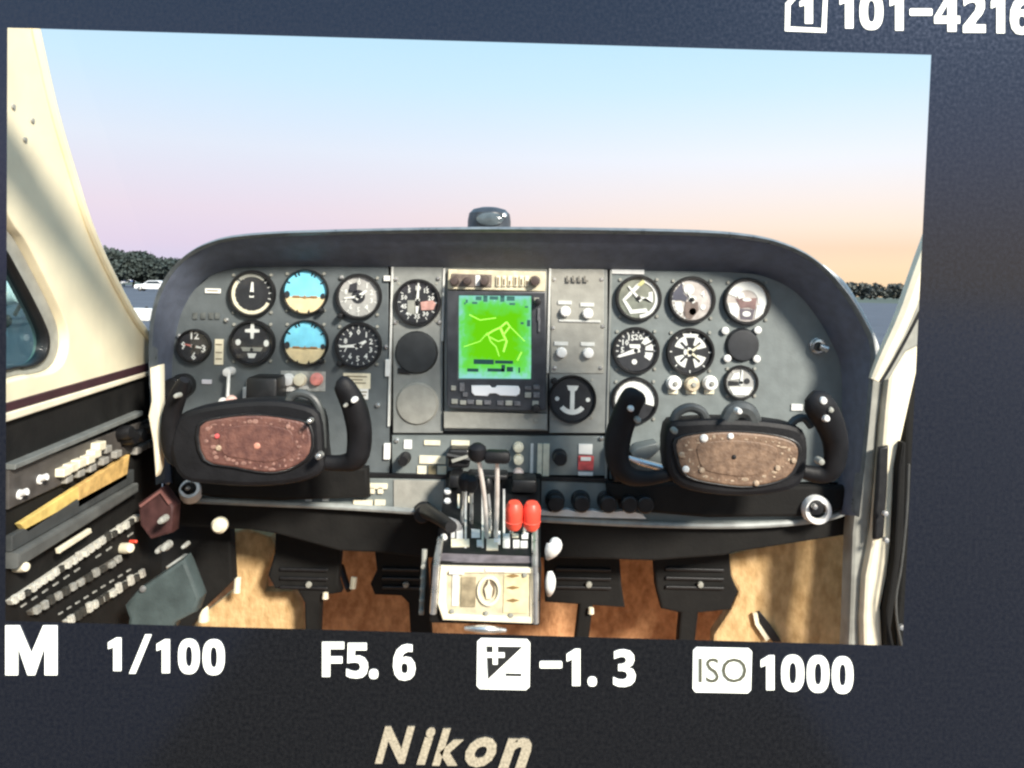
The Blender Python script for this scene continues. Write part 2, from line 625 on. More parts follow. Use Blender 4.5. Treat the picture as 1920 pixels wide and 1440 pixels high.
def aeroplane(loc, rz, label, stripe=True):
    t = thing('parked_aeroplane', loc, label, 'aeroplane', 'light aeroplanes parked on the apron')
    t.rotation_euler.z = rz
    o = Vector(loc)
    secs = [(-2.2, .10, .12, 1.15), (-2.0, .38, .38, 1.15), (-1.2, .50, .52, 1.12), (-.3, .56, .66, 1.2), (.8, .55, .68, 1.25), (1.8, .42, .48, 1.2), (3.2, .22, .26, 1.25), (4.6, .09, .14, 1.32)]
    V, Fc = [], []
    for x, a, b, z in secs:
        for k in range(14):
            q = 2 * math.pi * k / 14
            V.append(o + Vector((x, a * math.cos(q), z + b * math.sin(q))))
    for i in range(len(secs) - 1):
        for k in range(14):
            j = (k + 1) % 14
            Fc.append((i * 14 + k, i * 14 + j, (i + 1) * 14 + j, (i + 1) * 14 + k))
    Fc += [tuple(range(14)), tuple(range(len(V) - 14, len(V)))]
    fu = new('fuselage', (V, Fc), M_AWHITE, t, True)
    if stripe:
        new('stripe', join([box(o + Vector((1.0, s * .50, 1.12)), (3.4, .16, .17), 0.02) for s in (-1, 1)]), M_ABLUE, fu)
    new('cabin_window', join([box(o + Vector((.25, s * .5, 1.58)), (1.5, .18, .34), 0.05) for s in (-1, 1)]), M_AGLASS, fu)
    new('windscreen', box(o + Vector((-.72, 0, 1.56)), (.2, .86, .36), .04, Matrix.Rotation(R(35), 3, 'Y')), M_AGLASS, t)
    new('wing', box(o + Vector((.1, 0, 1.98)), (1.5, 10.6, .16), .07), M_AWHITE, t)
    for s in (-1, 1):
        new('wing_strut', tube([o + Vector((.0, s * .5, .85)), o + Vector((.0, s * 2.7, 1.93))], .05, 8), M_AWHITE, t)
    new('tail_fin', plate([[(o.x + 3.5, o.z + 1.35), (o.x + 4.3, o.z + 2.5), (o.x + 4.95, o.z + 2.5), (o.x + 4.8, o.z + 1.3)]], o.y - .05, .1, .02), M_ABLUE if stripe else M_AWHITE, t)
    new('tailplane', box(o + Vector((4.4, 0, 1.35)), (.9, 3.3, .09), .03), M_AWHITE, t)
    for x, y in ((-1.5, 0), (.45, 1.1), (.45, -1.1)):
        w = new('wheel', lathe(o + Vector((x, y - .07, .21)), [(0, 0), (.12, 0), (.2, .02), (.21, .07), (.2, .12), (.12, .14), (0, .14)], 18, (0, 1, 0)), M_TYRE, t, True)
        new('gear_leg', tube([o + Vector((x, y, .25)), o + Vector((x * .9, y * .35, .85))], .045, 8), M_AWHITE, w)
    new('propeller', join([box(o + Vector((-2.24, 0, 1.15)), (.05, .14, 1.8), .02, Matrix.Rotation(R(35), 3, 'X')), lathe(o + Vector((-2.18, 0, 1.15)), [(.16, 0), (.12, .12), (0, .24)], 14, (-1, 0, 0))]), M_TYRE, t)
    return t


def ground_at(px, dist):
    q = P(px, HY, dist)
    q.z = 0.006
    return q


aeroplane(ground_at(226, 175), R(12), 'small white parked aeroplane far off under the dark trees')
aeroplane(ground_at(-70, 25), R(172), 'white aeroplane with a blue tail seen through the tinted side window')


def car(loc, rz, label):
    t = thing('parked_car', loc, label, 'car')
    t.rotation_euler.z = rz
    o = Vector(loc)
    prof = [(-2.1, .3), (-2.15, .7), (-1.95, .88), (-1.0, .98), (-.35, 1.42), (.95, 1.46), (1.75, 1.0), (2.1, .92), (2.15, .4), (2.05, .28)]
    new('body', [], M_AWHITE) if False else new('body', plate([[(o.x + a, o.z + b) for a, b in prof]], o.y - .85, 1.7, .1), M_AWHITE, t, True)
    for s in (-1, 1):
        new('side_window', plate([[(o.x - .8, o.z + 1.0), (o.x - .3, o.z + 1.34), (o.x + .85, o.z + 1.37), (o.x + 1.4, o.z + 1.02)]], o.y + s * .85 - .01, .02), M_AGLASS, t)
        for x in (-1.35, 1.3):
            w = new('wheel', lathe(o + Vector((x, s * .72, .32)), [(0, .2), (.2, .2), (.3, .16), (.32, .08), (.32, 0), (0, 0)], 20, (0, s, 0)), M_TYRE, t, True)
            new('rim', lathe(o + Vector((x, s * .925, .32)), [(0, .02), (.16, .012), (.18, 0)], 16, (0, s, 0)), M_CHROME, w, True)
    new('windscreen', box(o + Vector((-.68, 0, 1.2)), (.05, 1.35, .5), .01, Matrix.Rotation(R(56), 3, 'Y')), M_AGLASS, t)
    for s in (-1, 1):
        new('headlight', box(o + Vector((-2.1, s * .6, .72)), (.12, .34, .14), .03), M_IVORY, t)
    return t


car(ground_at(286, 108), R(8), 'small white parked car far off under the dark trees')
cb = ground_at(262, 31)
kb_ = thing('concrete_block', cb, 'low white concrete block on the apron beside the cream pillar', 'barrier')
new('block', box(cb + Vector((0, 0, .24)), (.95, .5, .48), .04), M_WHITE, kb_)
for s_ in (-1, 1):
    new('lifting_eye', lathe(cb + Vector((s_ * .28, 0, .48)), [(.05, 0), (.05, .05), (.03, .07), (0, .07)], 10, (0, 0, 1)), M_TYRE, kb_)

M_CFLOOR = mat('added_dark_carpet', (0.03, 0.028, 0.026), 0.95, 0.3, 40, 0.5)  # for the unseen floor and rear wall added to darken the bezel reflection
tag(new('added_cabin_floor', box((0.0, -.66, EYE.z - .86), (1.24, 2.8, .02)), M_CFLOOR), 'unseen dark floor added to darken the bezel reflection', None, None, 'structure')
tag(new('added_rear_wall', box((0.0, -2.1, EYE.z - .42), (1.24, .06, .86), .01), M_CFLOOR), 'unseen dark rear wall added to darken the bezel reflection', None, None, 'structure')

# ------------------------------------------------------------------ cabin shell: left wall
XL = -0.594
XR = 0.618


def wall_plate(loops, x, t, bev=0.0):
    """A slab standing in a plane x = const; loops of (y, z), its inner face towards +x when t < 0."""
    V, Fc = plate(loops, 0.0, abs(t), bev)      # (u, depth, v): depth 0 .. |t|
    s = 1 if t > 0 else -1
    return [Vector((x + s * p.y, p.x, p.z)) for p in V], Fc


def WL(*pts):
    return [(q.y, q.z) for q in (on_wall(a, b, XL) for a, b in pts)]


wall = thing('cabin_side_wall', (XL, 1.1, EYE.z - 0.13), 'cream painted cabin wall and windscreen pillar at the left', 'cabin wall')
win = [(-340, -40), (-120, 235), (14, 448), (40, 492), (72, 552), (98, 606), (107, 636), (104, 664), (88, 684), (60, 692), (14, 700), (-340, 800)]
outer = [(-420, -560), (10, -560), (62, 66), (96, 200), (134, 330), (165, 425), (203, 510), (250, 596), (290, 645), (292, 684), (12, 760), (-420, 875)]


def grown(lp, k, cx, cy):
    return [(cx + (a - cx) * k, cy + (b - cy) * k) for a, b in lp]


def wl_curve(lp, n=4):
    q = catmull([Vector((a, b, 0)) for a, b in lp], n, True)
    return WL(*[(a.x, a.y) for a in q])


hole = [(-360, -160), (-110, 175), (14, 402), (48, 452), (88, 528), (118, 592), (128, 632), (123, 670), (104, 694), (66, 704), (14, 714), (-360, 820)]
new('wall_lining', wall_plate([WL(*outer), wl_curve(hole)], XL, -0.03, 0.003), M_CREAM, wall, True)
new('window_surround', wall_plate([wl_curve(hole), wl_curve(win)], XL - 0.012, -0.02, 0.002), M_GREY_T, wall, True)  # its grey carries the shade of the window reveal
new('window_seal', wall_plate([wl_curve(win), wl_curve(grown(win, 0.965, -60, 560))], XL - 0.008, -0.016, 0.002), M_BLACK, wall, True)
new('window_pane', wall_plate([wl_curve(grown(win, 0.968, -60, 560))], XL - 0.018, -0.003), M_SIDEGL, wall)
edge = [on_wall(*q, XL) + Vector((0.002, 0, 0)) for q in [(60, 40), (96, 200), (134, 330), (165, 425), (203, 510), (250, 596), (288, 645)]]
new('pillar_edge', tube(edge, 0.006, 8, n=4), M_CREAM, wall, True)
new('lower_edge_trim', wall_plate([WL((-60, 775), (292, 676), (292, 690), (-60, 792))], XL + 0.004, -0.012, 0.001), M_MAROON, wall)
new('sill_trim', wall_plate([WL((-60, 793), (280, 694), (280, 702), (-60, 812))], XL + 0.006, -0.012, 0.002), M_CREAM_T, wall)
new('corner_trim', pplate([[(280, 690), (299, 684), (300, 800), (298, 880), (291, 895), (286, 830), (277, 780), (283, 752)]], 1.185, .02, .003), M_CREAM_T, wall, True)
for a, b, r in ((24, 200, 4), (60, 226, 5), (46, 262, 3)):
    q = on_wall(a, b, XL)
    new('screw', lathe(q, [(0, .0025), (.003, .002), (.0036, 0)], 10, (1, 0, 0)), M_GREY_T, wall, True)

# ------------------------------------------------------------------ left switch panel
sw = thing('switch_panel', (XL, 1.1, EYE.z - 0.3), 'black side wall panel with rows of switches and yellow strips', 'switch panel')
new('panel_plate', wall_plate([WL((-60, 813), (282, 702), (306, 720), (306, 1300), (-60, 1700))], XL - 0.002, -0.02, 0.001), M_UNDER, sw)


def wquad(a, b, c, d, lift, t=0.008, bev=0.001):
    return wall_plate([WL(a, b, c, d)], XL + lift, -t, bev)


new('rail', wquad((10, 870), (255, 770), (255, 778), (10, 880), .012, .016), mat('rail_grey', (.17, .18, .17), .5), sw)
new('switch_plate', wquad((10, 882), (285, 782), (285, 828), (10, 955), .004), mat('switch_plate_brown', (.075, .068, .062), .55, .25, 40), sw)
new('yellow_strip', wquad((26, 982), (136, 912), (136, 934), (40, 998), .008), M_YEL, sw)
new('orange_strip', wquad((136, 912), (234, 852), (228, 898), (136, 952), .008), M_ORA, sw)
new('padded_ledge', wquad((10, 1036), (242, 905), (242, 922), (10, 1066), .016, .02, .004), mat('ledge_grey', (.10, .105, .10), .6, .2, 40), sw, True)
new('ledge_face', wquad((10, 1004), (242, 880), (242, 903), (10, 1034), .008), mat('ledge_dark', (.055, .06, .06), .6, .2, 40), sw)
new('label_strip', wquad((82, 1028), (144, 990), (146, 998), (84, 1037), .02, .006), M_IVORY, sw)


def wcap(px, py, sx, sy, h, m, name, bev=.0015):
    q = on_wall(px, py, XL)
    k = q.y / F
    return new(name, box(q + Vector((h / 2, 0, 0)), (h, sx * k, sy * k), bev, Matrix.Rotation(R(0), 3, 'X')), m, sw)


for i, (a, b) in enumerate(((105, 884), (119, 876), (134, 868), (151, 861), (163, 850), (172, 836))):
    wcap(a, b, 26, 16, .016, M_IVORY, 'rocker_switch')
for a, b in ((115, 898), (138, 887), (160, 877), (184, 864), (209, 851), (190, 842), (248, 844), (258, 838), (272, 832)):
    wcap(a, b, 22, 13, .012, mat('switch_grey', (.30, .29, .26), .5), 'push_button')
for a, b in ((68, 899), (30, 927)):
    q = on_wall(a, b, XL)
    new('toggle_switch', join([lathe(q, [(0, .006), (.006, .006), (.007, 0)], 12, (1, 0, 0)), tube([q, q + Vector((.014, -.001, .004))], [.003, .0045], 8)]), M_WHITE, sw, True)
for a, b in ((218, 812), (226, 822), (262, 803), (243, 818)):
    q = on_wall(a, b, XL)
    new('knob', lathe(q, [(0, .026), (.009, .025), (.0105, .02), (.0105, .004), (.014, .003), (.014, 0)], 16, (1, -.1, .1)), M_BLACK, sw, True)


def breaker_row(p0, p1, n, base_m, cap_m, w=10, hh=.014, size=(12, 12)):
    g = (p1[0] - p0[0], p1[1] - p0[1])
    d = Vector(g).normalized()
    nn = Vector((-d.y, d.x)) * w / 2
    base = new('breaker_rail', wquad((p0[0] - nn.x, p0[1] - nn.y), (p1[0] - nn.x, p1[1] - nn.y), (p1[0] + nn.x, p1[1] + nn.y), (p0[0] + nn.x, p0[1] + nn.y), .006), base_m, sw)
    for k in range(n):
        s0, s1 = (k + .18) / n, (k + .74) / n
        hgt = size[1] * rnd.uniform(.3, .62)
        dx = -hgt * .25
        q4 = ((p0[0] + g[0] * s0 + dx, p0[1] + g[1] * s0 - hgt), (p0[0] + g[0] * s1 + dx, p0[1] + g[1] * s1 - hgt),
              (p0[0] + g[0] * s1, p0[1] + g[1] * s1 + w * .4), (p0[0] + g[0] * s0, p0[1] + g[1] * s0 + w * .4))
        new('circuit_breaker', wall_plate([WL(*q4)], XL + .009 + .003 * rnd.random(), -.006, .0008), cap_m if rnd.random() < .6 else M_SWG, base, True)


M_SWG = mat('breaker_dark', (.05, .05, .045), .45, .3, 200)
M_BR1 = mat('breaker_pale', (.62, .61, .54), .4, .25, 200)
M_BR2 = mat('breaker_grey', (.34, .34, .31), .4, .3, 200)
breaker_row((14, 1130), (256, 968), 22, M_BR1, M_BR1, 9, .012, (9, 18))
breaker_row((52, 1150), (222, 1046), 12, mat('breaker_dull', (.15, .14, .12), .5, .3, 90), M_BR2, 8, .012, (10, 20))
breaker_row((120, 1168), (266, 1074), 13, M_BR1, M_BR1, 9, .012, (10, 22))
for k in range(11):
    a, b = 40 + k * 20, 1136 - k * 13.2
    if rnd.random() < .8:
        new('breaker_label', wquad((a, b), (a + 9, b - 6), (a + 9, b - 3), (a, b + 3), .001, .002, .0002), M_BR2, sw)
for k in range(9):
    a, b = 110 + k * 16, 1150 - k * 10.0
    new('breaker_label', wquad((a, b), (a + 7, b - 4), (a + 7, b - 1), (a, b + 3), .001, .002, .0002), M_BR2, sw)
new('label_strip', wquad((288, 1062), (333, 1032), (336, 1038), (290, 1068), .03, .01), M_BR1, sw)
for a, b, r in ((30, 1063, 10), (229, 1028, 10)):
    q = on_wall(a, b, XL)
    new('round_button', lathe(q, [(0, .022), (r * .8 * q.y / F, .02), (r * q.y / F, .014), (r * q.y / F, 0)], 16, (1, -.5, .2)), M_IVORY, sw, True)
q = on_wall(245, 1016, XL)
new('warning_lamp', lathe(q, [(0, .014), (.0025, .012), (.003, .006), (.0035, 0)], 14, (1, -.4, .2)), M_RED, sw, True)
new('maroon_cover', pplate([[(258, 945), (300, 915), (326, 950), (322, 1000), (282, 1012), (262, 985)]], 1.24, .03, .004), mat('maroon_plastic', (.055, .022, .021), .5, .3, 60), sw, True)
new('cover_edge', strip([(262, 950), (300, 922), (318, 945)], 5, 1.235, .006), mat('maroon_edge_light', (.2, .09, .08), .4), sw)
for a, b, s in ((306, 974, 14), (312, 1024, 16), (300, 1030, 12), (348, 1022, 9)):
    new('clip', lathe(P(a, b, 1.21), [(0, .012), (s * .35 * .0008, .011), (s * .5 * .0008, .005), (s * .5 * .0008, -.01)], 10), M_BR2, sw, True)

pk = thing('map_pocket', P(300, 1170, 1.2), 'teal grey vinyl map pocket low on the left side wall', 'map pocket')
new('pocket_body', pplate([[(232, 1136), (258, 1106), (345, 1046), (352, 1060), (376, 1122), (366, 1150), (330, 1168), (300, 1230), (228, 1240), (240, 1160)]], 1.17, .03, .006), M_TEAL, pk, True)
new('pocket_stud', lathe(P(268, 1104, 1.168), [(0, .004), (.004, .003), (.005, 0)], 12), M_CHROME, pk, True)

# ------------------------------------------------------------------ right door frame
df = thing('door_frame', P(1650, 1250, 1.3), 'pale cabin door frame with dark seals at the right', 'door frame')
new('jamb_trim', pplate([[(1642, 690), (1662, 690), (1646, 800), (1640, 900), (1630, 1000), (1616, 1100), (1612, 1180), (1616, 1320), (1584, 1320), (1592, 1180), (1598, 1000), (1612, 860), (1625, 760)]], 1.315, .04, .006), M_GREY_T, df, True)
new('jamb_face', pplate([[(1668, 690), (1722, 600), (1722, 690), (1706, 760), (1690, 830), (1680, 880), (1674, 1000), (1664, 1080), (1652, 1140), (1662, 1320), (1622, 1320), (1618, 1160), (1622, 1080), (1640, 990), (1652, 860), (1660, 760)]], 1.30, .04, .006), M_CREAM_T, df, True)
new('door_seal', pplate([[(1650, 840), (1667, 836), (1664, 920), (1657, 1010), (1640, 1012), (1641, 970), (1646, 900)]], 1.292, .012, .003), M_BLACK, df, True)
new('latch_strip', pplate([[(1684, 880), (1692, 830), (1700, 830), (1696, 1000), (1684, 1090), (1672, 1180), (1700, 1330), (1668, 1330), (1660, 1150), (1676, 1050)]], 1.285, .03, .004), M_UNDER, df, True)
new('seal_bead', tube([P(*q, 1.27) for q in [(1704, 870), (1700, 960), (1690, 1060), (1680, 1120), (1684, 1180), (1704, 1260)]], .0022, 8, n=4), mat('bead_dark_grey', (.07, .07, .065), .5), df, True)
new('pillar', pplate([[(1650, 716), (1650, 700), (1668, 660), (1706, 570), (1742, 470), (1876, 100), (1980, 100), (1840, 500), (1740, 640), (1700, 660), (1668, 712)]], 1.26, .016, .004), M_GREY_T, df, True)
new('pillar_edge', tube([P(*q, 1.25) for q in [(1638, 712), (1656, 672), (1694, 590), (1730, 490), (1860, 140)]], [.008, .011, .013, .014, .016], 10, n=4), M_CREAM_T, df, True)
new('inner_seam', tube([P(*q, 1.245) for q in [(1652, 716), (1674, 680), (1712, 610), (1746, 540)]], .0025, 8, n=4), M_BLACK, df, True)
new('outer_panel', pplate([[(1700, 700), (1800, 500), (1800, 1400), (1690, 1400), (1680, 1160), (1694, 1000)]], 1.31, .04, .005), M_UNDER, df, True)
new('screen_trim', tube([P(*q, 1.39) for q in [(1540, 500), (1578, 530), (1600, 562), (1624, 606), (1642, 648), (1646, 690)]], .005, 8, n=4), M_WHITE, df, True)
for a, b in ((1659, 962), (1660, 1012), (1689, 1175)):
    new('screw', lathe(P(a, b, 1.28), [(0, .006), (.004, .005), (.005, 0)], 10), M_CHROME, df, True)


# ------------------------------------------------------------------ windscreen
def windscreen():
    V, Fc = [], []
    nx, nz = 24, 14
    for j in range(nz + 1):
        s = j / nz
        z = EYE.z - .09 + s * .62
        y0 = 1.36 - s * .62 * .835
        for i in range(nx + 1):
            x = XL + .012 + (XR - XL - .02) * i / nx
            u = (x - (XL + XR) / 2) / ((XR - XL) / 2)
            V.append((x, y0 + .42 * (1 - abs(u) ** 3.2) * (1 - .35 * s), z))
    for j in range(nz):
        for i in range(nx):
            a = j * (nx + 1) + i
            Fc.append((a, a + 1, a + nx + 2, a + nx + 1))
    return V, Fc


ws = thing('windscreen', (0, 1.7, EYE.z), 'wide clear curved windscreen above the black instrument hood', 'windscreen')
new('pane', windscreen(), M_WSCREEN, ws, True)

# ------------------------------------------------------------------ instrument hood
HO = [(298, 905), (288, 760), (284, 650), (288, 590), (304, 537), (335, 492), (385, 458), (460, 440), (620, 432), (920, 427), (1250, 431), (1390, 439), (1470, 457), (1530, 489), (1580, 540), (1615, 595), (1636, 648), (1630, 740), (1618, 860), (1606, 965)]
HI = [(328, 905), (322, 760), (322, 680), (332, 610), (352, 560), (385, 522), (430, 505), (500, 500), (640, 499), (920, 502), (1250, 507), (1385, 511), (1440, 520), (1490, 545), (1530, 590), (1562, 645), (1578, 690), (1580, 760), (1576, 870), (1570, 965)]


LIPY = 1.27


def hood_rings(spec):
    o = [P(*q[:2], LIPY) for q in catmull([Vector((a, b, 0)) for a, b in HO], 5)]
    i = [P(*q[:2], 1.347) for q in catmull([Vector((a, b, 0)) for a, b in HI], 5)]
    V, Fc = [], []
    m = len(o)
    for mix, y, drop in spec:
        if mix is None:                      # the outer shell, outside both outlines
            for a, b in zip(o, i):
                sx = 1 if a.x > 0 else -1
                V.append(Vector((sx * max(sx * a.x, sx * b.x + .012), y, max(a.z, b.z) - drop)))
            continue
        for a, b in zip(o, i):
            V.append(Vector((a.x + (b.x - a.x) * mix, y, a.z + (b.z - a.z) * mix - drop)))
    for r in range(len(spec) - 1):
        for k in range(m - 1):
            Fc.append((r * m + k, r * m + k + 1, (r + 1) * m + k + 1, (r + 1) * m + k))
    return V, Fc


hd = thing('glareshield', P(920, 500, 1.3), 'black padded glareshield arching over the whole instrument panel', 'glareshield')
new('hood', hood_rings([(None, 1.66, .05), (None, 1.37, .008), (-.01, 1.292, 0), (.0, 1.285, 0), (.10, 1.273, 0), (.16, 1.276, 0), (1.0, 1.347, 0), (1.0, 1.36, 0)]), M_HOOD, hd, True, 60)
new('lip', hood_rings([(-.02, 1.292, 0), (-.035, 1.278, 0), (-.02, 1.266, 0), (.05, 1.26, 0), (.11, 1.265, 0), (.13, 1.274, 0)]), mat('hood_lip', (.16, .18, .19), .30, .25, 60, .2), hd, True, 60)

cp = thing('magnetic_compass', P(917, 428, 1.30), 'small dark domed compass standing on top of the glareshield', 'compass')
c0 = P(917, 428, 1.335)
new('housing', lathe(c0, [(.036, -.02), (.036, .012), (.034, .024), (.027, .031), (.014, .0345), (0, .0355)], 28, (0, 0, 1)), mat('compass_grey', (.045, .052, .062), .4, .3, 60), cp, True)
new('lens', lathe(c0 + Vector((.002, -.0335, .012)), [(.020, -.004), (.020, .003), (.014, .006), (0, .007)], 20, (0, -1, .1), 1.1, .55), mat('compass_lens', (.09, .11, .12), .1, .2, 80), cp, True)
new('mount_screw', lathe(c0 + Vector((.025, -.023, .020)), [(0, .004), (.004, .003), (.004, 0)], 10, (.5, -1, .4)), M_CHROME, cp, True)

# ------------------------------------------------------------------ instrument panel
PY = 1.35
pn = thing('instrument_panel', P(940, 960, PY), 'wide grey instrument panel built up from separate plates', 'instrument panel')
new('backing_plate', pplate([[(306, 940), (302, 690), (320, 590), (360, 520), (430, 490), (1460, 498), (1530, 550), (1590, 650), (1600, 760), (1592, 985), (900, 985)]], PY + .012, .02), M_BLACK, pn)
new('pilot_plate', pplate([[(322, 888), (318, 690), (330, 604), (358, 548), (400, 512), (440, 496), (728, 494), (730, 888)]], PY, .01, .0012), M_PANEL_L, pn, True)
new('centre_plate', pplate([[(737, 497), (830, 498), (830, 812), (737, 812)]], PY - .002, .01, .0012), M_PLATE, pn, True)
new('radio_plate', pplate([[(833, 498), (1027, 500), (1027, 808), (833, 808)]], PY - .001, .01, .0012), M_PLATE, pn, True)
new('switch_plate', pplate([[(1030, 500), (1139, 501), (1139, 812), (1030, 812)]], PY - .002, .01, .0012), M_PLATE, pn, True)
new('pale_plate', pplate([[(1033, 504), (1132, 505), (1132, 700), (1033, 700)]], PY - .004, .004, .0008), M_PLATE_B, pn, True)
new('lower_plate', pplate([[(735, 816), (1139, 818), (1139, 892), (735, 888)]], PY, .01, .0012), M_PANEL, pn, True)
new('passenger_plate', pplate([[(1143, 501), (1400, 506), (1450, 516), (1500, 548), (1545, 604), (1574, 660), (1586, 720), (1580, 905), (1143, 898)]], PY, .01, .0012), M_PANEL, pn, True)
new('lower_strip', pplate([[(345, 893), (735, 897), (840, 899), (1010, 900), (1140, 906), (1598, 912), (1592, 962), (1530, 980), (1400, 990), (1210, 988), (1010, 976), (840, 966), (640, 952), (500, 946), (345, 938)]], PY - .006, .012, .002), M_PANEL, pn, True)
new('strip_edge', tube([P(*q, PY - .012) for q in [(345, 937), (500, 944), (640, 950), (840, 963), (1010, 973), (1210, 983), (1400, 985), (1530, 975), (1592, 958)]], .0055, 8, n=4), mat('strip_edge_grey', (.30, .32, .31), .4, .2, 50), pn, True)
new('bright_plate', pplate([[(738, 900), (832, 902), (832, 960), (738, 955)]], PY - .009, .004, .001), M_PLATE_B, pn, True)
for x, y0, y1 in ((732, 500, 800), (831, 503, 640), (1141, 506, 900), (1029, 503, 700)):
    new('plate_edge', pbox(x - 2, y0, x + 2, y1, PY - .005, .012, .0006), M_EDGE if x != 1141 else M_PLATE, pn)
new('hinge', pbox(719, 517, 731, 527, PY - .006, .01, .001), M_WHITE, pn)
new('hinge', pbox(722, 674, 731, 706, PY - .006, .01, .001), M_WHITE, pn)
new('hinge', pbox(719, 832, 731, 862, PY - .006, .01, .001), M_WHITE, pn)
pl = lambda nm, a, b, c, d, m, t=.002, lift=.003: new(nm, pbox(a, b, c, d, PY - lift, t + .003, .0006), m, pn)
pl('placard', 384, 541, 413, 550, M_MARK)
pl('placard', 643, 700, 694, 729, M_IVORY)
pl('placard', 673, 729, 690, 749, M_MARK)
for q in ((648, 705, 688, 707), (648, 711, 680, 713), (648, 717, 686, 719), (676, 734, 688, 736), (676, 740, 686, 742), (388, 544, 409, 546), (404, 645, 416, 647), (404, 660, 416, 662), (404, 672, 416, 674)):
    new('print_line', pbox(*q, PY - .0037, .0005), mat('print_ink', (.22, .17, .10), .6), pn)
pl('placard', 1147, 503, 1208, 514, M_WHITE)
pl('placard', 378, 712, 396, 720, mat('placard_lilac', (.55, .55, .6), .5), )
pl('trim_indicator', 402, 636, 418, 684, M_IVORY)
pl('placard', 1484, 758, 1506, 770, M_MARK)
pl('red_placard', 1084, 855, 1113, 882, M_PINK)
pl('placard', 1085, 833, 1111, 852, M_MARK)
pl('placard', 1084, 885, 1112, 892, M_MARK)
new('placard_mark', pbox(1089, 857, 1108, 864, PY - .0072, .0006), M_MARK, pn)
for a in (1066, 1077, 1088, 1099):
    new('etched_mark', pplate([[(a - 4, 517), (a - 1, 517), (a - 1, 525), (a + 4, 525), (a + 4, 529), (a - 4, 529)]], PY - .0085, .0006), mat('etched_dark', (.16, .15, .13), .6), pn)
for a in (366, 381, 396, 408):
    new('worn_label', pbox(a - 5, 586, a + 4, 598, PY - .003, .0008), mat('worn_label', (.11, .12, .115), .6, .3, 90), pn)


def screw(px, py, r=4, y=None, m=None):
    y = PY - .004 if y is None else y
    k = y / F
    new('screw', lathe(P(px, py, y), [(0, .0026), (r * k * .6, .0024), (r * k, .001), (r * k, -.004)], 10), m or M_CHROME, pn, True)


for a, b in ((742, 523), (822, 522), (741, 604), (824, 604), (1039, 524), (1128, 524), (1037, 615), (1130, 612), (1040, 690), (1126, 690), (1360, 620), (1421, 619), (1364, 672), (1419, 673), (708, 760), (724, 650), (1128, 822), (744, 826), (316, 842), (314, 905), (1558, 888), (1556, 912), (1583, 945), (640, 520), (424, 600), (335, 630)):
    screw(a, b, 4)
for a, b in ((1360, 620), (1421, 619), (1364, 672), (1419, 673)):
    screw(a, b, 7, PY - .006, M_WHITE)


def knob(px, py, r, h, m, name='knob', y=None, par=None, skirt=True):
    y = PY - .003 if y is None else y
    k = y / F
    r *= k
    prof = [(0, h), (r * .72, h), (r * .86, h * .93), (r * .9, h * .3)] + ([(r, h * .25)] if skirt else []) + [(r, -.004)]
    return new(name, lathe(P(px, py, y), prof, 24), m, par or pn, True)


# small round switches of the pale plate
for a, b in ((1060, 584), (1102, 588), (1053, 661), (1103, 662)):
    knob(a, b, 10, .006, M_WHITE, 'push_switch', PY - .0085)
    pl('switch_label', a - 14, b - 20, a + 12, b - 13, M_EDGE, .001, .0065)
pl('switch_label', 1048, 600, 1126, 604, M_EDGE, .001, .0065)
# blanking covers
knob(781, 661, 43, .006, mat('cover_black', (.028, .031, .033), .55, .2, 60), 'blanking_cover', PY - .003, None, False)
new('cover_tab', pplate([[(746, 690), (762, 690), (770, 702), (746, 700)]], PY - .006, .006, .001), M_BLACK, pn)
knob(782, 757, 43, .004, M_PLATE_B, 'blanking_cover', PY - .003, None, False)
knob(1392, 647, 33, .006, mat('cover_dark', (.022, .024, .028), .5, .2, 60), 'blanking_cover', PY - .003, None, False)
# indicator lamps
for a, b, m in ((541, 712, M_WHITE), (563, 712, M_IVORY), (594, 711, mat('lamp_red', (.75, .28, .24), .3, .2, 90))):
    knob(a, b, 12, .010, m, 'indicator_lamp')
pl('lamp_plate', 526, 696, 610, 733, mat('lamp_plate', (.34, .35, .33), .5, .3, 90), .0005, .0012)
pl('placard', 532, 725, 552, 734, M_MARK)
pl('placard', 560, 724, 578, 730, M_EDGE)
for a, b, m in ((1263, 718, M_WHITE), (1331, 718, M_WHITE), (1297, 720, mat('lamp_amber', (.58, .50, .36), .35, .3, 90))):
    knob(a, b, 14, .012, m, 'indicator_lamp')
    knob(a + 1, b, 5, .015, M_GREY_T, 'lamp_centre')
    pl('lamp_label', a - 10, 731, a + 8, 739, M_IVORY)
# toggles
tg = new('toggle_lever', tube([P(429, 700, PY - .02), P(427, 745, PY - .03)], .003, 8), M_EDGE, pn)
new('toggle_tip', lathe(P(418, 754, PY - .035), [(0, .008), (.006, .006), (.008, 0), (.006, -.006), (0, -.008)], 14), M_WHITE, tg, True)
new('toggle_tip', lathe(P(434, 752, PY - .035), [(0, .009), (.008, .006), (.010, 0), (.008, -.006), (0, -.009)], 14), mat('tip_pink', (.85, .55, .48), .35, .2, 200), tg, True)
new('toggle_base', lathe(P(429, 697, PY - .012), [(0, .012), (.007, .01), (.008, 0), (.008, -.012)], 12), M_WHITE, pn, True)
new('trim_bracket', join([pbox(454, 726, 463, 756, PY - .012, .014, .002), pbox(461, 713, 478, 729, PY - .014, .016, .002)]), M_WHITE, pn)
knob(345, 722, 22, .05, M_BLACK, 'ignition_switch')
new('ignition_key', tube([P(326, 734, PY - .06), P(336, 727, PY - .055)], [.006, .005], 8), M_CHROME, pn, True)
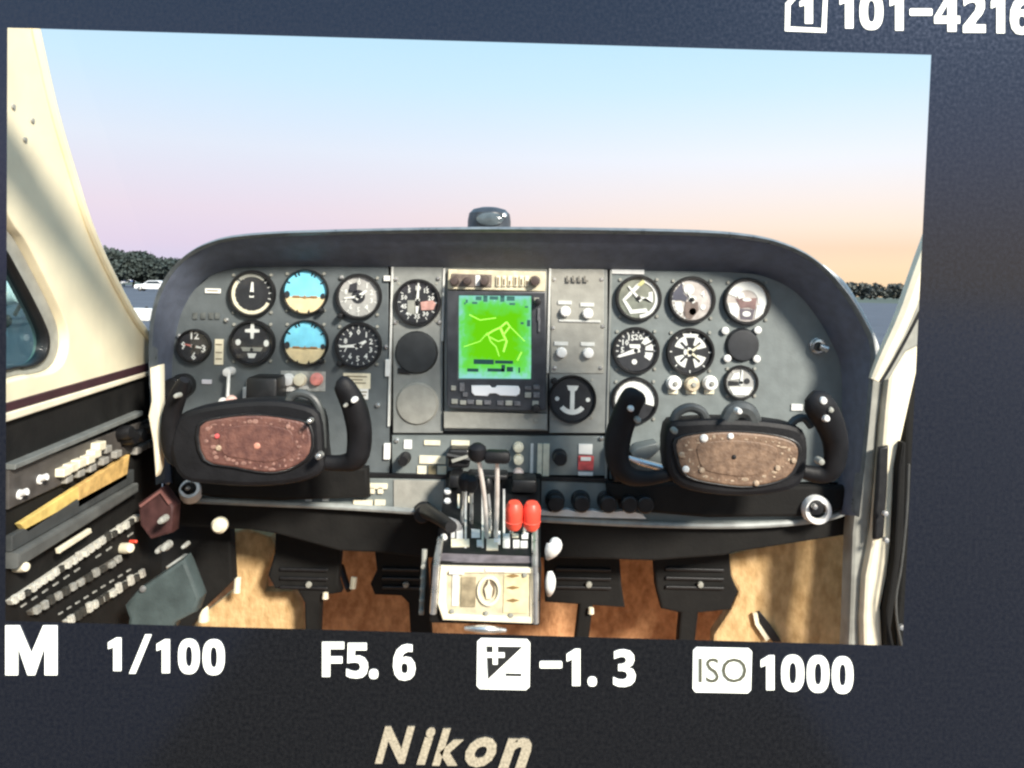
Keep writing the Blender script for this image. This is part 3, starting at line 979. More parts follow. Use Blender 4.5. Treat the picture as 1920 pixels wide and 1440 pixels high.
# door lock at the right
lk = knob(1533, 648, 15, .010, M_CHROME, 'lock_barrel')
new('lock_face', lathe(P(1535, 650, PY - .0135), [(0, .002), (.007, .002), (.008, 0)], 16), M_BLACK, lk, True)
new('lock_key', tube([P(1538, 649, PY - .02), P(1552, 655, PY - .022)], [.004, .006], 8), M_CHROME, lk, True)
# lower centre controls
knob(760, 858, 11, .03, M_BLACK, 'starter_knob')
pl('placard', 757, 825, 772, 842, M_MARK)
pl('placard', 795, 826, 825, 835, M_IVORY)
pl('placard', 846, 826, 880, 836, M_IVORY)
pl('switch_bank', 786, 855, 836, 870, M_IVORY, .008)
for a in (790, 828):
    pl('rocker_switch', a - 8, 874, a + 9, 891, M_IVORY, .010)
pl('rocker_gap', 803, 873, 818, 890, mat('bronze', (.20, .17, .10), .4), .006)
new('park_brake_handle', join([pbox(840, 843, 880, 878, PY - .04, .045, .004), tube([P(838, 853, PY - .045), P(882, 862, PY - .045)], .005, 8)]), M_BLACK, pn)
new('brake_label', pplate([[(846, 862), (876, 853), (878, 858), (848, 868)]], PY - .05, .002), M_GREY_T, pn)
for a, b, m in ((972, 838, M_IVORY), (972, 861, M_IVORY), (972, 887, mat('button_pink', (.85, .68, .6), .4))):
    knob(a, b, 10, .012, m, 'push_button')
for a, w, m in ((997, 6, M_EDGE), (1012, 9, M_IVORY), (1024, 12, M_IVORY)):
    pl('slide_switch', a - w / 2, 832, a + w / 2, 893, m, .006)
knob(1049, 855, 14, .03, M_BLACK, 'dimmer_knob')
# knobs of the lower strip
for a in (1040, 1088, 1137, 1176, 1205):
    knob(a, 936 + (a - 1040) * .015, 18, .032, M_BLACK, 'lower_knob', PY - .008)
new('knob_scale', pplate([[(1014, 956), (1034, 960), (1064, 955), (1080, 960), (1112, 957), (1130, 961), (1180, 958), (1204, 964), (1212, 973), (1100, 970), (1014, 966)]], PY - .020, .012), M_WHITE, pn)
for a, b, c, d, m in ((688, 907, 726, 917, M_IVORY), (692, 914, 702, 926, M_IVORY), (708, 914, 718, 926, M_IVORY), (662, 938, 698, 950, M_IVORY), (702, 938, 722, 948, M_IVORY), (572, 934, 584, 940, M_EDGE), (604, 934, 616, 940, M_EDGE), (1162, 909, 1206, 919, M_PLATE_B)):
    new('strip_label', pbox(a, b, c, d, PY - .011, .006, .0006), m, pn)
knob(795, 957, 18, .03, M_BLACK, 'lower_knob', PY - .008)

new('column_shroud', pbox(459, 708, 519, 790, PY - .06, .06, .006), M_BLACK, pn, True)
new('column_shroud', pbox(1150, 830, 1180, 905, PY - .03, .03, .004), M_BLACK, pn, True)
# black plates standing in for the shafts and the shadow under the yokes
new('yoke_shade_plate', pplate([[(318, 850), (340, 800), (610, 872), (690, 876), (692, 934), (520, 940), (400, 934), (322, 920)]], 1.325, .02, .006), M_UNDER, pn, True)
new('yoke_shade_plate', pplate([[(1136, 905), (1592, 912), (1580, 958), (1500, 970), (1330, 972), (1215, 962), (1140, 930)]], 1.325, .02, .006), M_UNDER, pn, True)
new('seam', pbox(690, 889, 840, 896, PY - .008, .01), M_BLACK, pn)
new('seam', pbox(1010, 896, 1140, 903, PY - .008, .01), M_BLACK, pn)
new('valance', pplate([[(300, 925), (640, 948), (1010, 970), (1400, 985), (1600, 955), (1598, 1002), (1380, 1036), (1360, 1042), (1225, 1052), (1160, 1050), (1015, 1047), (800, 1047), (700, 1036), (638, 1034), (520, 1002), (470, 994), (425, 992), (300, 985)]], PY + .004, .02, .004), M_UNDER, pn, True)

# fresh air vents at both ends
for (a, b, lb) in ((357, 921, 'white fresh air vent at the bottom left corner of the instrument panel'), (1530, 955, 'round white ringed fresh air vent at the bottom right of the instrument panel')):
    vt = thing('air_vent', P(a, b, 1.33), lb, 'air vent', 'fresh air vents at the panel corners')
    k = 1.32 / F
    rr = 27 if a > 900 else 20
    new('ring', lathe(P(a, b, 1.322), [(rr * k * .55, .006), (rr * k * .62, .012), (rr * k * .9, .012), (rr * k, .006), (rr * k, -.012)], 28, (0, -1, 0) if a > 900 else (.25, -1, .75), 1, 1), M_WHITE, vt, True)
    new('shutter', lathe(P(a - 3, b - 6, 1.318), [(0, .012), (rr * k * .5, .010), (rr * k * .58, 0), (rr * k * .58, -.01)], 20), M_BLACK, vt, True)
    new('shutter_knob', lathe(P(a - 4, b - 6, 1.306), [(0, .008), (rr * k * .16, .007), (rr * k * .2, 0)], 12), M_CHROME, vt, True)
kb = thing('heater_knob', P(414, 983, 1.28), 'round ivory pull knob under the left end of the panel', 'knob')
new('knob_ball', lathe(P(414, 983, 1.28), [(0, .016), (.008, .0145), (.0128, .008), (.0128, 0), (.009, -.006), (.004, -.01)], 22), M_IVORY, kb, True)
new('shaft', tube([P(414, 983, 1.285), P(414, 983, 1.36)], .004, 8), M_CHROME, kb)

# ------------------------------------------------------------------ gauges
SCREW_ME = {}


def dial_pt(c, ang, r):
    """ang in clock degrees from 12 o'clock."""
    return (c.x + r * math.sin(R(ang)), c.z + r * math.cos(R(ang)))


def bar(c, ang, r0, r1, w, y, t=.0006, w1=None):
    a = Vector((math.sin(R(ang)), math.cos(R(ang))))
    n = Vector((a.y, -a.x))
    o = Vector((c.x, c.z))
    w1 = w if w1 is None else w1
    q = [o + a * r0 + n * w / 2, o + a * r1 + n * w1 / 2, o + a * r1 - n * w1 / 2, o + a * r0 - n * w / 2]
    V = [Vector((p.x, y, p.y)) for p in q] + [Vector((p.x, y + t, p.y)) for p in q]
    return V, [(0, 1, 2, 3), (7, 6, 5, 4), (0, 4, 5, 1), (1, 5, 6, 2), (2, 6, 7, 3), (3, 7, 4, 0)]


def arc(c, a0, a1, r0, r1, y, t=.0006, n=24):
    V, Fc = [], []
    for k in range(n + 1):
        a = a0 + (a1 - a0) * k / n
        for r, yy in ((r0, y), (r1, y), (r1, y + t), (r0, y + t)):
            x, z = dial_pt(c, a, r)
            V.append(Vector((x, yy, z)))
    for k in range(n):
        for j in range(4):
            Fc.append((k * 4 + j, k * 4 + (j + 1) % 4, (k + 1) * 4 + (j + 1) % 4, (k + 1) * 4 + j))
    Fc += [(0, 1, 2, 3), (n * 4, n * 4 + 1, n * 4 + 2, n * 4 + 3)]
    return V, Fc


def digits(c, s, ang, r, h, y):
    """Numerals printed on a dial."""
    x, z = dial_pt(c, ang, r)
    cu = bpy.data.curves.new('tmp', 'FONT')
    cu.body = s
    cu.size = h * 1.4
    cu.offset = h * .03
    cu.extrude = .0003
    cu.resolution_u = 1
    cu.align_x = 'CENTER'
    cu.align_y = 'CENTER'
    V, Fc = curve_mesh(cu)
    return [Vector((x + q.x, y - q.z, z + q.y)) for q in V], Fc


def gauge(px, py, rp, label, dial, marks, needles=(), extra=(), knobs=(), nm='round_gauge', screws=True, cat='gauge', grp='round gauges of the instrument panel', bez=None, inner=.86):
    y = PY - .004
    k = PY / F
    r = rp * k
    c = P(px, py, y)
    t = thing(nm, P(px, py, PY), label, cat, grp)
    bz = new('bezel', lathe(c, [(r * inner, -.001), (r * inner, .004), (r * (inner + .05), .0075), (r * .97, .0075), (r, .005), (r, -.006)], 40), bez or M_BLACK, t, True)
    new('dial', lathe(c, [(0, .0005), (r * (inner + .03), .0005), (r * (inner + .03), -.004)], 36), dial, t, True)
    yf = c.y - .0016
    ri = r * inner
    if marks:
        new('scale_marks', join([f(c, ri, yf) for f in marks]), M_MARK, t)
    for e in extra:
        e(c, ri, yf, t)
    for ang, ln, w, m in needles:
        nd = new('needle', bar(c, ang, -ri * .18, ri * ln, ri * w, c.y - .0032, .0008, ri * w * .45), m, t)
    if needles:
        new('hub_cap', lathe((c.x, c.y - .003, c.z), [(0, .002), (ri * .09, .0015), (ri * .12, 0)], 14), M_BLACK, t, True)
    new('glass', lathe(c, [(0, .0052), (r * (inner + .02), .005)], 28), M_GLASS, t)
    for kx, ky, kr in knobs:
        new('setting_knob', lathe(P(px + kx, py + ky, y - .004), [(0, .012), (kr * k * .8, .011), (kr * k, .006), (kr * k, -.004)], 14), M_BLACK, t, True)
    if screws:
        for sx, sy in ((-1, -1), (1, -1), (-1, 1), (1, 1)):
            s = new('screw', lathe(P(px + sx * rp * .80, py + sy * rp * .80, PY - .001), [(0, .0022), (.0022, .002), (.003, .0008), (.003, -.002)], 8), M_GREY_T, t, True)
    return t


def ticks(n, a0=0, a1=360, r0=.82, r1=.97, w=.035):
    return lambda c, r, y: join([bar(c, a0 + (a1 - a0) * k / n, r * r0, r * r1, r * w, y) for k in range(n + (0 if a1 - a0 == 360 else 1))])


def nums(lst, a0=0, a1=360, rr=.66, h=.22):
    n = len(lst) if a1 - a0 == 360 else len(lst) - 1
    return lambda c, r, y: join([digits(c, s, a0 + (a1 - a0) * k / n, r * rr, r * h, y) for k, s in enumerate(lst)])


def ex(name, m, fn):
    return lambda c, r, y, t: new(name, fn(c, r, y), m, t)


def disc_at(c, r, y, ax, az, rr, su=1, sv=1):
    return lathe((c.x + ax * r, y + .0004, c.z + az * r), [(0, .0008), (r * rr, .0008), (r * rr, 0)], 20, (0, -1, 0), su, sv)


def blob(c, r, y, pts):
    return plate([[(c.x + a * r, c.z + b * r) for a, b in pts]], y - .0004, .0008)


def horizon(px, py, label, tilt):
    def build(c, r, y, t):
        for nm, m, a0, a1 in (('sky_half', M_SKYB, -103 + tilt, 103 + tilt), ('ground_half', M_EARTH, 103 + tilt, 257 + tilt)):
            pts = [dial_pt(c, a0 + (a1 - a0) * k / 24, r * 1.0) for k in range(25)]
            new(nm, plate([pts], y - .0002, .0006), m, t)
        new('horizon_line', bar(Vector((c.x, 0, c.z - r * .23)), 90 + tilt, -r * .6, r * .6, r * .05, y - .0016), mat('horizon_dark', (.30, .17, .07), .5), t)
        new('scale_marks', join([bar(c, a, r * .84, r * .99, r * .07, y - .0016) for a in (-60, -30, -20, 20, 30, 60)]), M_DIALK, t)
        new('aircraft_symbol', join([bar(Vector((c.x + s * r * .42, 0, c.z - r * .2)), 90, -r * .16, r * .16, r * .07, y - .003) for s in (-1, 1)] + [blob(c, r, y - .003, [(-.08, -.26), (0, -.12), (.08, -.26)])]), mat('symbol_brown', (.42, .2, .06), .5), t)
        new('lower_mask', join([blob(c, r, y - .002, [(a - .07, -1.0), (a, -.82), (a + .07, -1.0)]) for a in (-.35, .2)] + [disc_at(c, r, y - .002, -.86, -.12, .13, 1, 1.3), disc_at(c, r, y - .002, .86, -.16, .11, 1, 1.2)]), M_DIALK, t)
    return gauge(px, py, 43, label, M_DIALK, [], (), (build,), ((30, 34, 5),), 'attitude_indicator', inner=.9)


DG = ['0', '1', '2', '3', '4', '5', '6', '7', '8', '9']
gauge(473, 551, 44, 'airspeed gauge with a thick white arc, top left of the dials', M_DIALK, [ticks(16, 30, 330)],
      ((2, .58, .22, M_MARK),), (ex('white_arc', M_IVORY, lambda c, r, y: arc(c, 118, 308, r * .84, r * 1.02, y - .0008)), ex('grey_arc', M_GREY_T, lambda c, r, y: arc(c, 318, 400, r * .84, r * 1.0, y - .0008))))
horizon(573, 548, 'upper blue and tan attitude indicator beside the white arc gauge', 0)
gauge(673, 556, 43, 'pale grey altimeter with numerals right of the upper attitude indicator', M_DIALG, [ticks(10), nums(DG, 0, 360, .68, .26)],
      ((262, .75, .14, M_MARK), (52, .5, .22, M_MARK)), (ex('centre_disc', M_DIALK, lambda c, r, y: disc_at(c, r, y, -.02, 0, .34)), ex('dark_window', M_DIALK, lambda c, r, y: blob(c, r, y, [(-.55, .2), (-.1, .2), (-.1, .72), (-.45, .62)]))), ((-34, 36, 6),))
gauge(473, 643, 43, 'black turn coordinator with a white aeroplane shape, below the white arc gauge', M_DIALK,
      [lambda c, r, y: join([blob(c, r, y, [(-.07, .98), (.07, .98), (.1, .72), (.36, .68), (.36, .54), (.09, .52), (.07, .22), (-.07, .22), (-.09, .52), (-.36, .54), (-.36, .68), (-.1, .72)]), blob(c, r, y, [(-.22, -.52), (.24, -.52), (.14, -.76), (-.14, -.76)]), disc_at(c, r, y, -.7, .02, .13, 1, 1.2), disc_at(c, r, y, .72, .0, .13, 1, 1.3)])],
      (), (ex('inclinometer', M_GREY_T, lambda c, r, y: blob(c, r, y, [(-.55, -.22), (.55, -.22), (.45, -.42), (-.45, -.42)])), ex('inclinometer_ball', M_DIALK, lambda c, r, y: disc_at(c, r, y - .001, 0, -.33, .08))), nm='turn_coordinator')
horizon(573, 643, 'lower blue and tan attitude indicator right of the turn coordinator', 0)
gauge(672, 648, 44, 'black altitude dial with white needles pointing left, right of the lower attitude indicator', M_DIALK, [ticks(20, 0, 360, .86), nums(DG, 0, 360, .66, .27)], ((266, .92, .20, M_MARK), (58, .45, .25, M_MARK)), (), ((-34, 34, 6),))
gauge(364, 649, 32, 'small black clock with red tipped hands at the far left of the panel', M_DIALK, [lambda c, r, y: join([digits(c, s, a, r * .7, r * .5, y) for s, a in (('12', 0), ('3', 105), ('6', 180), ('9', 270))])],
      ((282, .62, .16, mat('hand_red', (.60, .2, .17), .5)), (100, .55, .2, M_MARK)), (), (), 'panel_clock', False, 'clock', None)
gauge(783, 567, 44, 'dark manifold gauge with an upright white needle and a red sector', M_DIALK, [ticks(12), nums(['10', '15', '20', '25', '30', '35', '40', '45', '50', '5'], 0, 360, .7, .22)],
      ((2, .95, .16, M_MARK), (182, .55, .22, M_MARK)), (ex('red_sector', mat('sector_red', (.55, .30, .26), .5, .3, 90), lambda c, r, y: join([blob(c, r, y, [(.15, .02), (.75, .12), (.9, -.05), (.8, -.34), (.2, -.38)])])), ex('grey_sector', M_GREY_T, lambda c, r, y: blob(c, r, y, [(-.5, .1), (-.12, .1), (-.12, -.6), (-.48, -.5)]))))
gauge(1073, 748, 45, 'black navigation dial with a white anchor shaped pointer', M_DIALK,
      [lambda c, r, y: join([blob(c, r, y, [(-.26, .62), (.28, .62), (.2, .42), (.1, .36), (.1, -.5), (-.1, -.5), (-.1, .36), (-.2, .42)]), arc(c, 128, 232, r * .50, r * .72, y), disc_at(c, r, y, -.7, 0, .1), disc_at(c, r, y, .72, -.02, .1)])], (), (), ((-34, -34, 6),), 'navigation_dial', inner=.9)
M_DIALO = mat('dial_olive', (.20, .21, .17), .5, .3, 60)
gauge(1197, 559, 43, 'olive and white fuel gauge at the left of the right-hand top row', M_DIALO, [ticks(9, 20, 170, .86), lambda c, r, y: join([blob(c, r, y, [(.05, .1), (.3, .05), (.72, -.22), (.7, .36), (.5, .3), (.5, .08), (.2, -.05)])])],
      ((318, .8, .16, M_MARK),), (ex('white_arc', M_MARK, lambda c, r, y: join([arc(c, 10, 175, r * .84, r * 1.0, y - .0005), blob(c, r, y, [(-.82, -.1), (-.1, .72), (.14, .84), (.2, .72), (-.62, -.1)]), blob(c, r, y, [(-.82, -.1), (-.62, -.14), (-.3, -.6), (.4, -.5), (.5, -.7), (-.4, -.8)])])), ex('yellow_mark', mat('mark_yellow', (.65, .62, .28), .5), lambda c, r, y: join([blob(c, r, y - .001, [(-.1, .66), (.2, .95), (.3, .8), (.1, .6)])]))))
gauge(1297, 562, 44, 'pale fuel gauge with a dark patch, middle of the right-hand top row', M_DIALP, [ticks(10, 200, 330, .82, 1, .06), lambda c, r, y: join([disc_at(c, r, y, -.15, .5, .26), blob(c, r, y, [(-.85, -.12), (-.55, -.1), (-.4, -.55), (-.5, -.7), (-.78, -.5)]), disc_at(c, r, y, .02, .08, .14, 1.4, .8), disc_at(c, r, y, .05, -.58, .18), disc_at(c, r, y, .55, -.35, .13), digits(c, '4', 60, r * .6, r * .3, y)])],
      ((330, .5, .14, M_MARK),), (ex('dark_patch', mat('patch_slate', (.09, .09, .12), .5), lambda c, r, y: blob(c, r, y, [(-.95, .3), (-.5, .84), (-.42, .3), (-.2, .1), (-.3, -.1), (-.5, -.02), (-.95, -.05)])), ex('brown_patch', mat('patch_brown', (.20, .15, .13), .5, .3, 90), lambda c, r, y: blob(c, r, y, [(-.3, -.1), (.3, -.1), (.35, -.5), (.0, -.95), (-.3, -.9), (-.4, -.6)]))))
gauge(1400, 565, 44, 'whitish oil gauge with a brown centre, right end of the top row', M_DIALP, [lambda c, r, y: join([arc(c, -70, 100, r * .55, r * .98, y), blob(c, r, y, [(-.95, -.1), (-.5, -.1), (-.35, -.4), (-.45, -.85), (-.8, -.6)]), blob(c, r, y, [(.5, -.2), (.95, -.05), (.8, -.6), (.4, -.85)]), disc_at(c, r, y, 0, .08, .16, 1.4, .5), disc_at(c, r, y, 0, -.62, .17, 1.2, .8), blob(c, r, y, [(-.5, .3), (-.2, .45), (-.1, .2), (-.4, .1)])])],
      (), (ex('brown_centre', mat('patch_brown2', (.22, .13, .12), .5, .3, 90), lambda c, r, y: blob(c, r, y + .0006, [(-.55, .12), (.5, .18), (.42, -.4), (.1, -.3), (-.3, -.35)])), ex('dark_base', mat('patch_grey', (.13, .11, .13), .5, .3, 90), lambda c, r, y: blob(c, r, y + .0006, [(-.35, -.36), (.4, -.4), (.3, -.9), (-.28, -.9)]))))
gauge(1192, 657, 44, 'black tachometer with large white marks, left of the second right-hand row', M_DIALK, [ticks(12, 250, 450, .86, 1, .05), nums(['5', '10', '15', '20', '25', '30', '35'], 270, 470, .66, .28), lambda c, r, y: join([blob(c, r, y, [(-.34, .3), (.2, .3), (.22, .12), (-.3, .12)]), disc_at(c, r, y, -.06, -.56, .13)])], ((250, .92, .26, M_MARK),), (ex('white_sector', M_MARK, lambda c, r, y: join([arc(c, 35, 125, r * .5, r * .85, y)])), ex('sector_gaps', M_DIALK, lambda c, r, y: join([bar(c, a, r * .46, r * .9, r * .09, y - .001) for a in (62, 92)]))))
gauge(1294, 660, 45, 'black cluster gauge with white quadrants, middle of the second right-hand row', M_DIALK, [ticks(8, 0, 360, .88, 1, .05), lambda c, r, y: join([arc(Vector((c.x + a * r * .06, 0, c.z + b * r * .06)), q - 30, q + 30, r * .28, r * .72, y) for a, b, q in ((1, 1, 45), (1, -1, 135), (-1, -1, 225), (-1, 1, 315))] + [blob(c, r, y, [(-.4, .88), (.4, .88), (.3, .7), (-.3, .7)]), disc_at(c, r, y, -.1, 0, .22)])],
      ((52, .6, .14, M_IVORY), (128, .55, .14, M_IVORY)), (ex('quadrant_gap', M_DIALK, lambda c, r, y: join([bar(c, a, r * .2, r * .66, r * .1, y - .001) for a in (45, 135, 225, 315)])),))
gauge(1389, 717, 32, 'small pale suction gauge with a white needle below the round black cover', M_DIALG, [ticks(9, 0, 360, .8), lambda c, r, y: join([blob(c, r, y, [(-.8, -.3), (.8, -.3), (.5, -.85), (-.5, -.85)]), blob(c, r, y, [(-.75, .15), (-.1, .25), (-.1, .7), (-.5, .6)])])], ((4, .85, .2, M_MARK),), (ex('dark_patch', M_DIALK, lambda c, r, y: join([disc_at(c, r, y, .4, .1, .2), blob(c, r, y, [(-.85, .1), (-.2, .06), (-.2, -.2), (-.85, -.24)])])),), ())
gauge(1190, 751, 44, 'white faced gauge half hidden behind the left horn of the right yoke', M_DIALK, [ticks(10, -80, 80, .9, 1, .05)], ((20, .5, .14, M_MARK),), (ex('white_arc', M_MARK, lambda c, r, y: arc(c, -140, 105, r * .55, r * .97, y - .0005)),))

# ------------------------------------------------------------------ map display and audio panel
mf = thing('map_display', P(932, 765, PY), 'dark framed map display with a bright green lit screen', 'map display')
my = PY - .022
new('case', pplate([[(838, 545), (1024, 547), (1024, 768), (1012, 772), (846, 766), (838, 760)], [(860, 554), (860, 710), (996, 711), (996, 555)]], my, .024, .002), mat('display_case', (.042, .045, .052), .4, .2, 60), mf, True)
new('screen', pbox(859, 553, 997, 712, my + .006, .004), M_SCREEN, mf)
MD = mat('map_dark', (0.02, .10, .09), .5, 0, emit=.0)
bars_ = [(892, 556, 903, 563), (906, 555, 914, 566), (918, 556, 934, 562), (938, 555, 946, 566), (950, 556, 965, 564), (873, 562, 877, 568), (885, 566, 895, 570), (955, 568, 966, 572), (888, 674, 926, 683), (928, 676, 962, 682), (876, 691, 897, 697), (914, 691, 945, 697), (940, 684, 947, 697), (950, 688, 962, 697), (972, 689, 975, 699), (988, 600, 994, 612), (976, 604, 982, 608), (870, 567, 873, 571), (984, 574, 990, 577)]
for a, b, c, d in bars_:
    new('readout_bar', pbox(a, b, c, d, my + .0045, .001), MD, mf)
ML = mat('map_line', (160, 226, 84), .5, 0, emit=.5)
new('map_lines', join([strip(q, w, my + .0045, .0008) for q, w in (([(912, 628), (925, 620), (938, 614), (950, 604)], 3), ([(938, 614), (944, 628), (950, 640), (944, 660)], 4), ([(918, 632), (934, 640), (948, 636)], 2), ([(950, 604), (956, 612), (944, 628)], 3), ([(978, 660), (970, 676)], 3), ([(914, 624), (920, 640), (930, 650)], 2), ([(880, 590), (900, 600), (930, 596)], 1.5), ([(870, 650), (900, 640), (914, 624)], 1.5), ([(956, 612), (984, 640)], 1.5), ([(930, 650), (936, 668)], 2))]), ML, mf)
ky = my - .004
new('white_key', pplate([[(884, 723), (918, 723), (922, 727), (928, 727), (932, 723), (972, 724), (975, 730), (974, 739), (968, 743), (938, 742), (930, 738), (918, 738), (914, 743), (890, 742), (884, 736)]], ky, .006, .0015), mat('key_white', (.85, .86, .88), .4, 0), mf, True)  # plain white key colour
MK = mat('display_key', (.14, .14, .15), .4, .3, 200)
for a, b, w, h in ((850, 728, 9, 9), (866, 726, 9, 16), (872, 740, 9, 8), (852, 753, 12, 9), (868, 755, 12, 8), (882, 754, 13, 8), (898, 755, 12, 9), (914, 755, 13, 8), (938, 756, 12, 8), (954, 756, 13, 9), (970, 757, 12, 8), (990, 741, 12, 10), (1006, 741, 12, 10), (990, 728, 12, 6), (1006, 726, 12, 8), (1004, 757, 12, 10), (1006, 563, 10, 10), (1010, 590, 5, 24), (1011, 610, 4, 26)):
    new('key', pbox(a - w / 2, b - h / 2, a + w / 2, b + h / 2, ky, .006, .001), MK if (a + b) % 3 else M_GREY_T, mf)
new('dial_knob', lathe(P(1008, 566, my), [(0, .014), (.005, .013), (.006, .003), (.006, 0)], 14), M_BLACK, mf, True)
new('dial_knob', lathe(P(1005, 765, my), [(0, .014), (.006, .013), (.0075, .003), (.0075, 0)], 14), M_BLACK, mf, True)

ap = thing('audio_panel', P(932, 544, PY), 'narrow cream audio selector panel above the green map display', 'audio panel')
ay = PY - .014
new('faceplate', pbox(840, 507, 1023, 544, ay, .016, .001), mat('audio_cream', (.62, .56, .40), .5, .25, 60), ap)
new('display_window', pbox(846, 514, 922, 538, ay - .002, .004, .001), mat('audio_window', (.16, .13, .11), .35, .4, 120), ap)
for a, r in ((852, 9), (876, 8), (908, 9), (1003, 10)):
    new('selector_knob', lathe(P(a, 527, ay - .002), [(0, .014), (r * .0007, .013), (r * .0009, .003), (r * .0009, 0)], 14), mat('knob_brown', (.07, .05, .045), .4), ap, True)
for k, a in enumerate((934, 945, 956, 967, 978, 988)):
    kx = new('audio_key', pbox(a - 4, 517, a + 4, 537, ay - .004, .006, .001), M_IVORY, ap)
new('key_symbols', join([pbox(a - 1.3, 520 + (k % 3) * 3, a + 1.5, 534, ay - .0055, .001) for k, a in enumerate((934, 945, 956, 967, 978, 988))]), mat('key_ink', (.2, .15, .09), .5), ap)
new('white_button', pbox(891, 516, 900, 536, ay - .004, .006, .001), M_WHITE, ap)
bp = thing('blank_radio_cover', P(930, 806, PY), 'plain pale metal cover plate below the green map display', 'cover plate')
new('cover', pplate([[(832, 772), (1026, 776), (1026, 806), (832, 803)]], PY - .012, .012, .0015), M_PLATE_B, bp, True)
new('cover_screw', lathe(P(1005, 788, PY - .012), [(0, .002), (.003, .0015), (.0035, 0)], 10), M_GREY_T, bp, True)


# ------------------------------------------------------------------ control yokes
def yoke(label, face, face_m, speck_m, body, horns, arches, buttons, seed, shaft, spots, mirror_label=None):
    yy = 1.16
    k = yy / F
    cx = sum(a for a, b in face) / len(face)
    cy = sum(b for a, b in face) / len(face)
    t = thing('control_yoke', P(cx, cy, yy), label, 'control yoke', 'black control yokes in front of the panel')
    new('hub', pplate([body], yy + .006, .05, .008, 3), M_YOKE, t, True)
    fc = new('hub_face', pplate([face], yy, .012, .003, 3), face_m, t, True)
    new('face_ring', pplate([grown(face, 1.06, cx, cy), grown(face, .985, cx, cy)], yy + .001, .010, .002, 3), M_BLACK, t, True)
    rg = random.Random(seed)
    gs = []
    for i in range(46):
        s = i / 46 * len(face)
        a, b = face[int(s) % len(face)], face[(int(s) + 1) % len(face)]
        f = s - int(s)
        q = rg.uniform(.74, .93)
        x = cx + (a[0] + (b[0] - a[0]) * f - cx) * q
        y = cy + (a[1] + (b[1] - a[1]) * f - cy) * q
        w = rg.uniform(1.5, 5)
        gs.append(lathe(P(x, y, yy), [(0, .0012), (w * k * .7, .0009), (w * k, -.001)], 7, (0, -1, 0), rg.uniform(.5, 1.9), rg.uniform(.4, 1.3)))
    new('rim_print', join(gs), speck_m, fc, True)
    new('face_inset', pplate([grown(face, .66, cx, cy)], yy - .0015, .003, .001, 3), face_m, fc, True)
    for a, b, w, m in spots:
        new('stud', lathe(P(a, b, yy - .001), [(0, .003), (w * k * .7, .0022), (w * k, 0)], 10), m, fc, True)
    for pts, rads in horns:
        hn = new('horn', tube([P(a, b, yy + dy) for a, b, dy in pts], [r * k for r in rads], 14, .8, 4), M_YOKE, t, True)
    for pts, r in arches:
        new('cable_arch', tube([P(a, b, yy + .02) for a, b in pts], r * k, 10, 1, 4), mat('cable_grey', (.055, .06, .06), .4, .2, 60), t, True)
    for a, b, r, m in buttons:
        new('button', lathe(P(a, b, yy - .022), [(0, .008), (r * k * .75, .006), (r * k, 0), (r * k, -.01)], 12), m, t, True)
    new('column', tube([P(*shaft, yy + .03), P(*shaft, 1.36)], .022, 16), M_CHROME, t, True)
    return t


yoke('left control yoke with a reddish brown face below the attitude indicators',
     [(374, 800), (420, 784), (480, 779), (540, 786), (578, 800), (580, 850), (545, 878), (500, 886), (440, 876), (384, 862)], M_BROWNR, M_SPECKR,
     [(322, 800), (346, 772), (420, 756), (500, 750), (560, 757), (598, 776), (606, 840), (606, 884), (560, 906), (480, 914), (400, 910), (340, 900), (316, 850)],  # left side drawn wider to take in the shadow beside the hub
     [([(596, 866, .02), (640, 868, .02), (668, 858, .015), (674, 812, .01), (664, 762, .0), (644, 722, -.01), (636, 712, -.01)], [15, 16, 22, 24, 24, 19, 9]),
      ([(350, 866, .02), (326, 858, .02), (318, 826, .015), (322, 778, .01), (336, 736, .0), (346, 712, -.01)], [14, 14, 16, 18, 16, 9])],
     [([(538, 762), (546, 744), (566, 737), (590, 750), (602, 780), (604, 840)], 8)],
     [(664, 750, 6, M_WHITE), (648, 760, 4, M_GREY_T), (581, 789, 5, M_CHROME), (598, 855, 7, M_CHROME), (332, 742, 5, M_GREY_T)], 5, (470, 840),
     [(482, 836, 7, mat('stud_pink', (.55, .25, .18), .4)), (407, 818, 5, M_PINK), (410, 840, 6, M_SPECK), (540, 800, 5, M_SPECKR)])
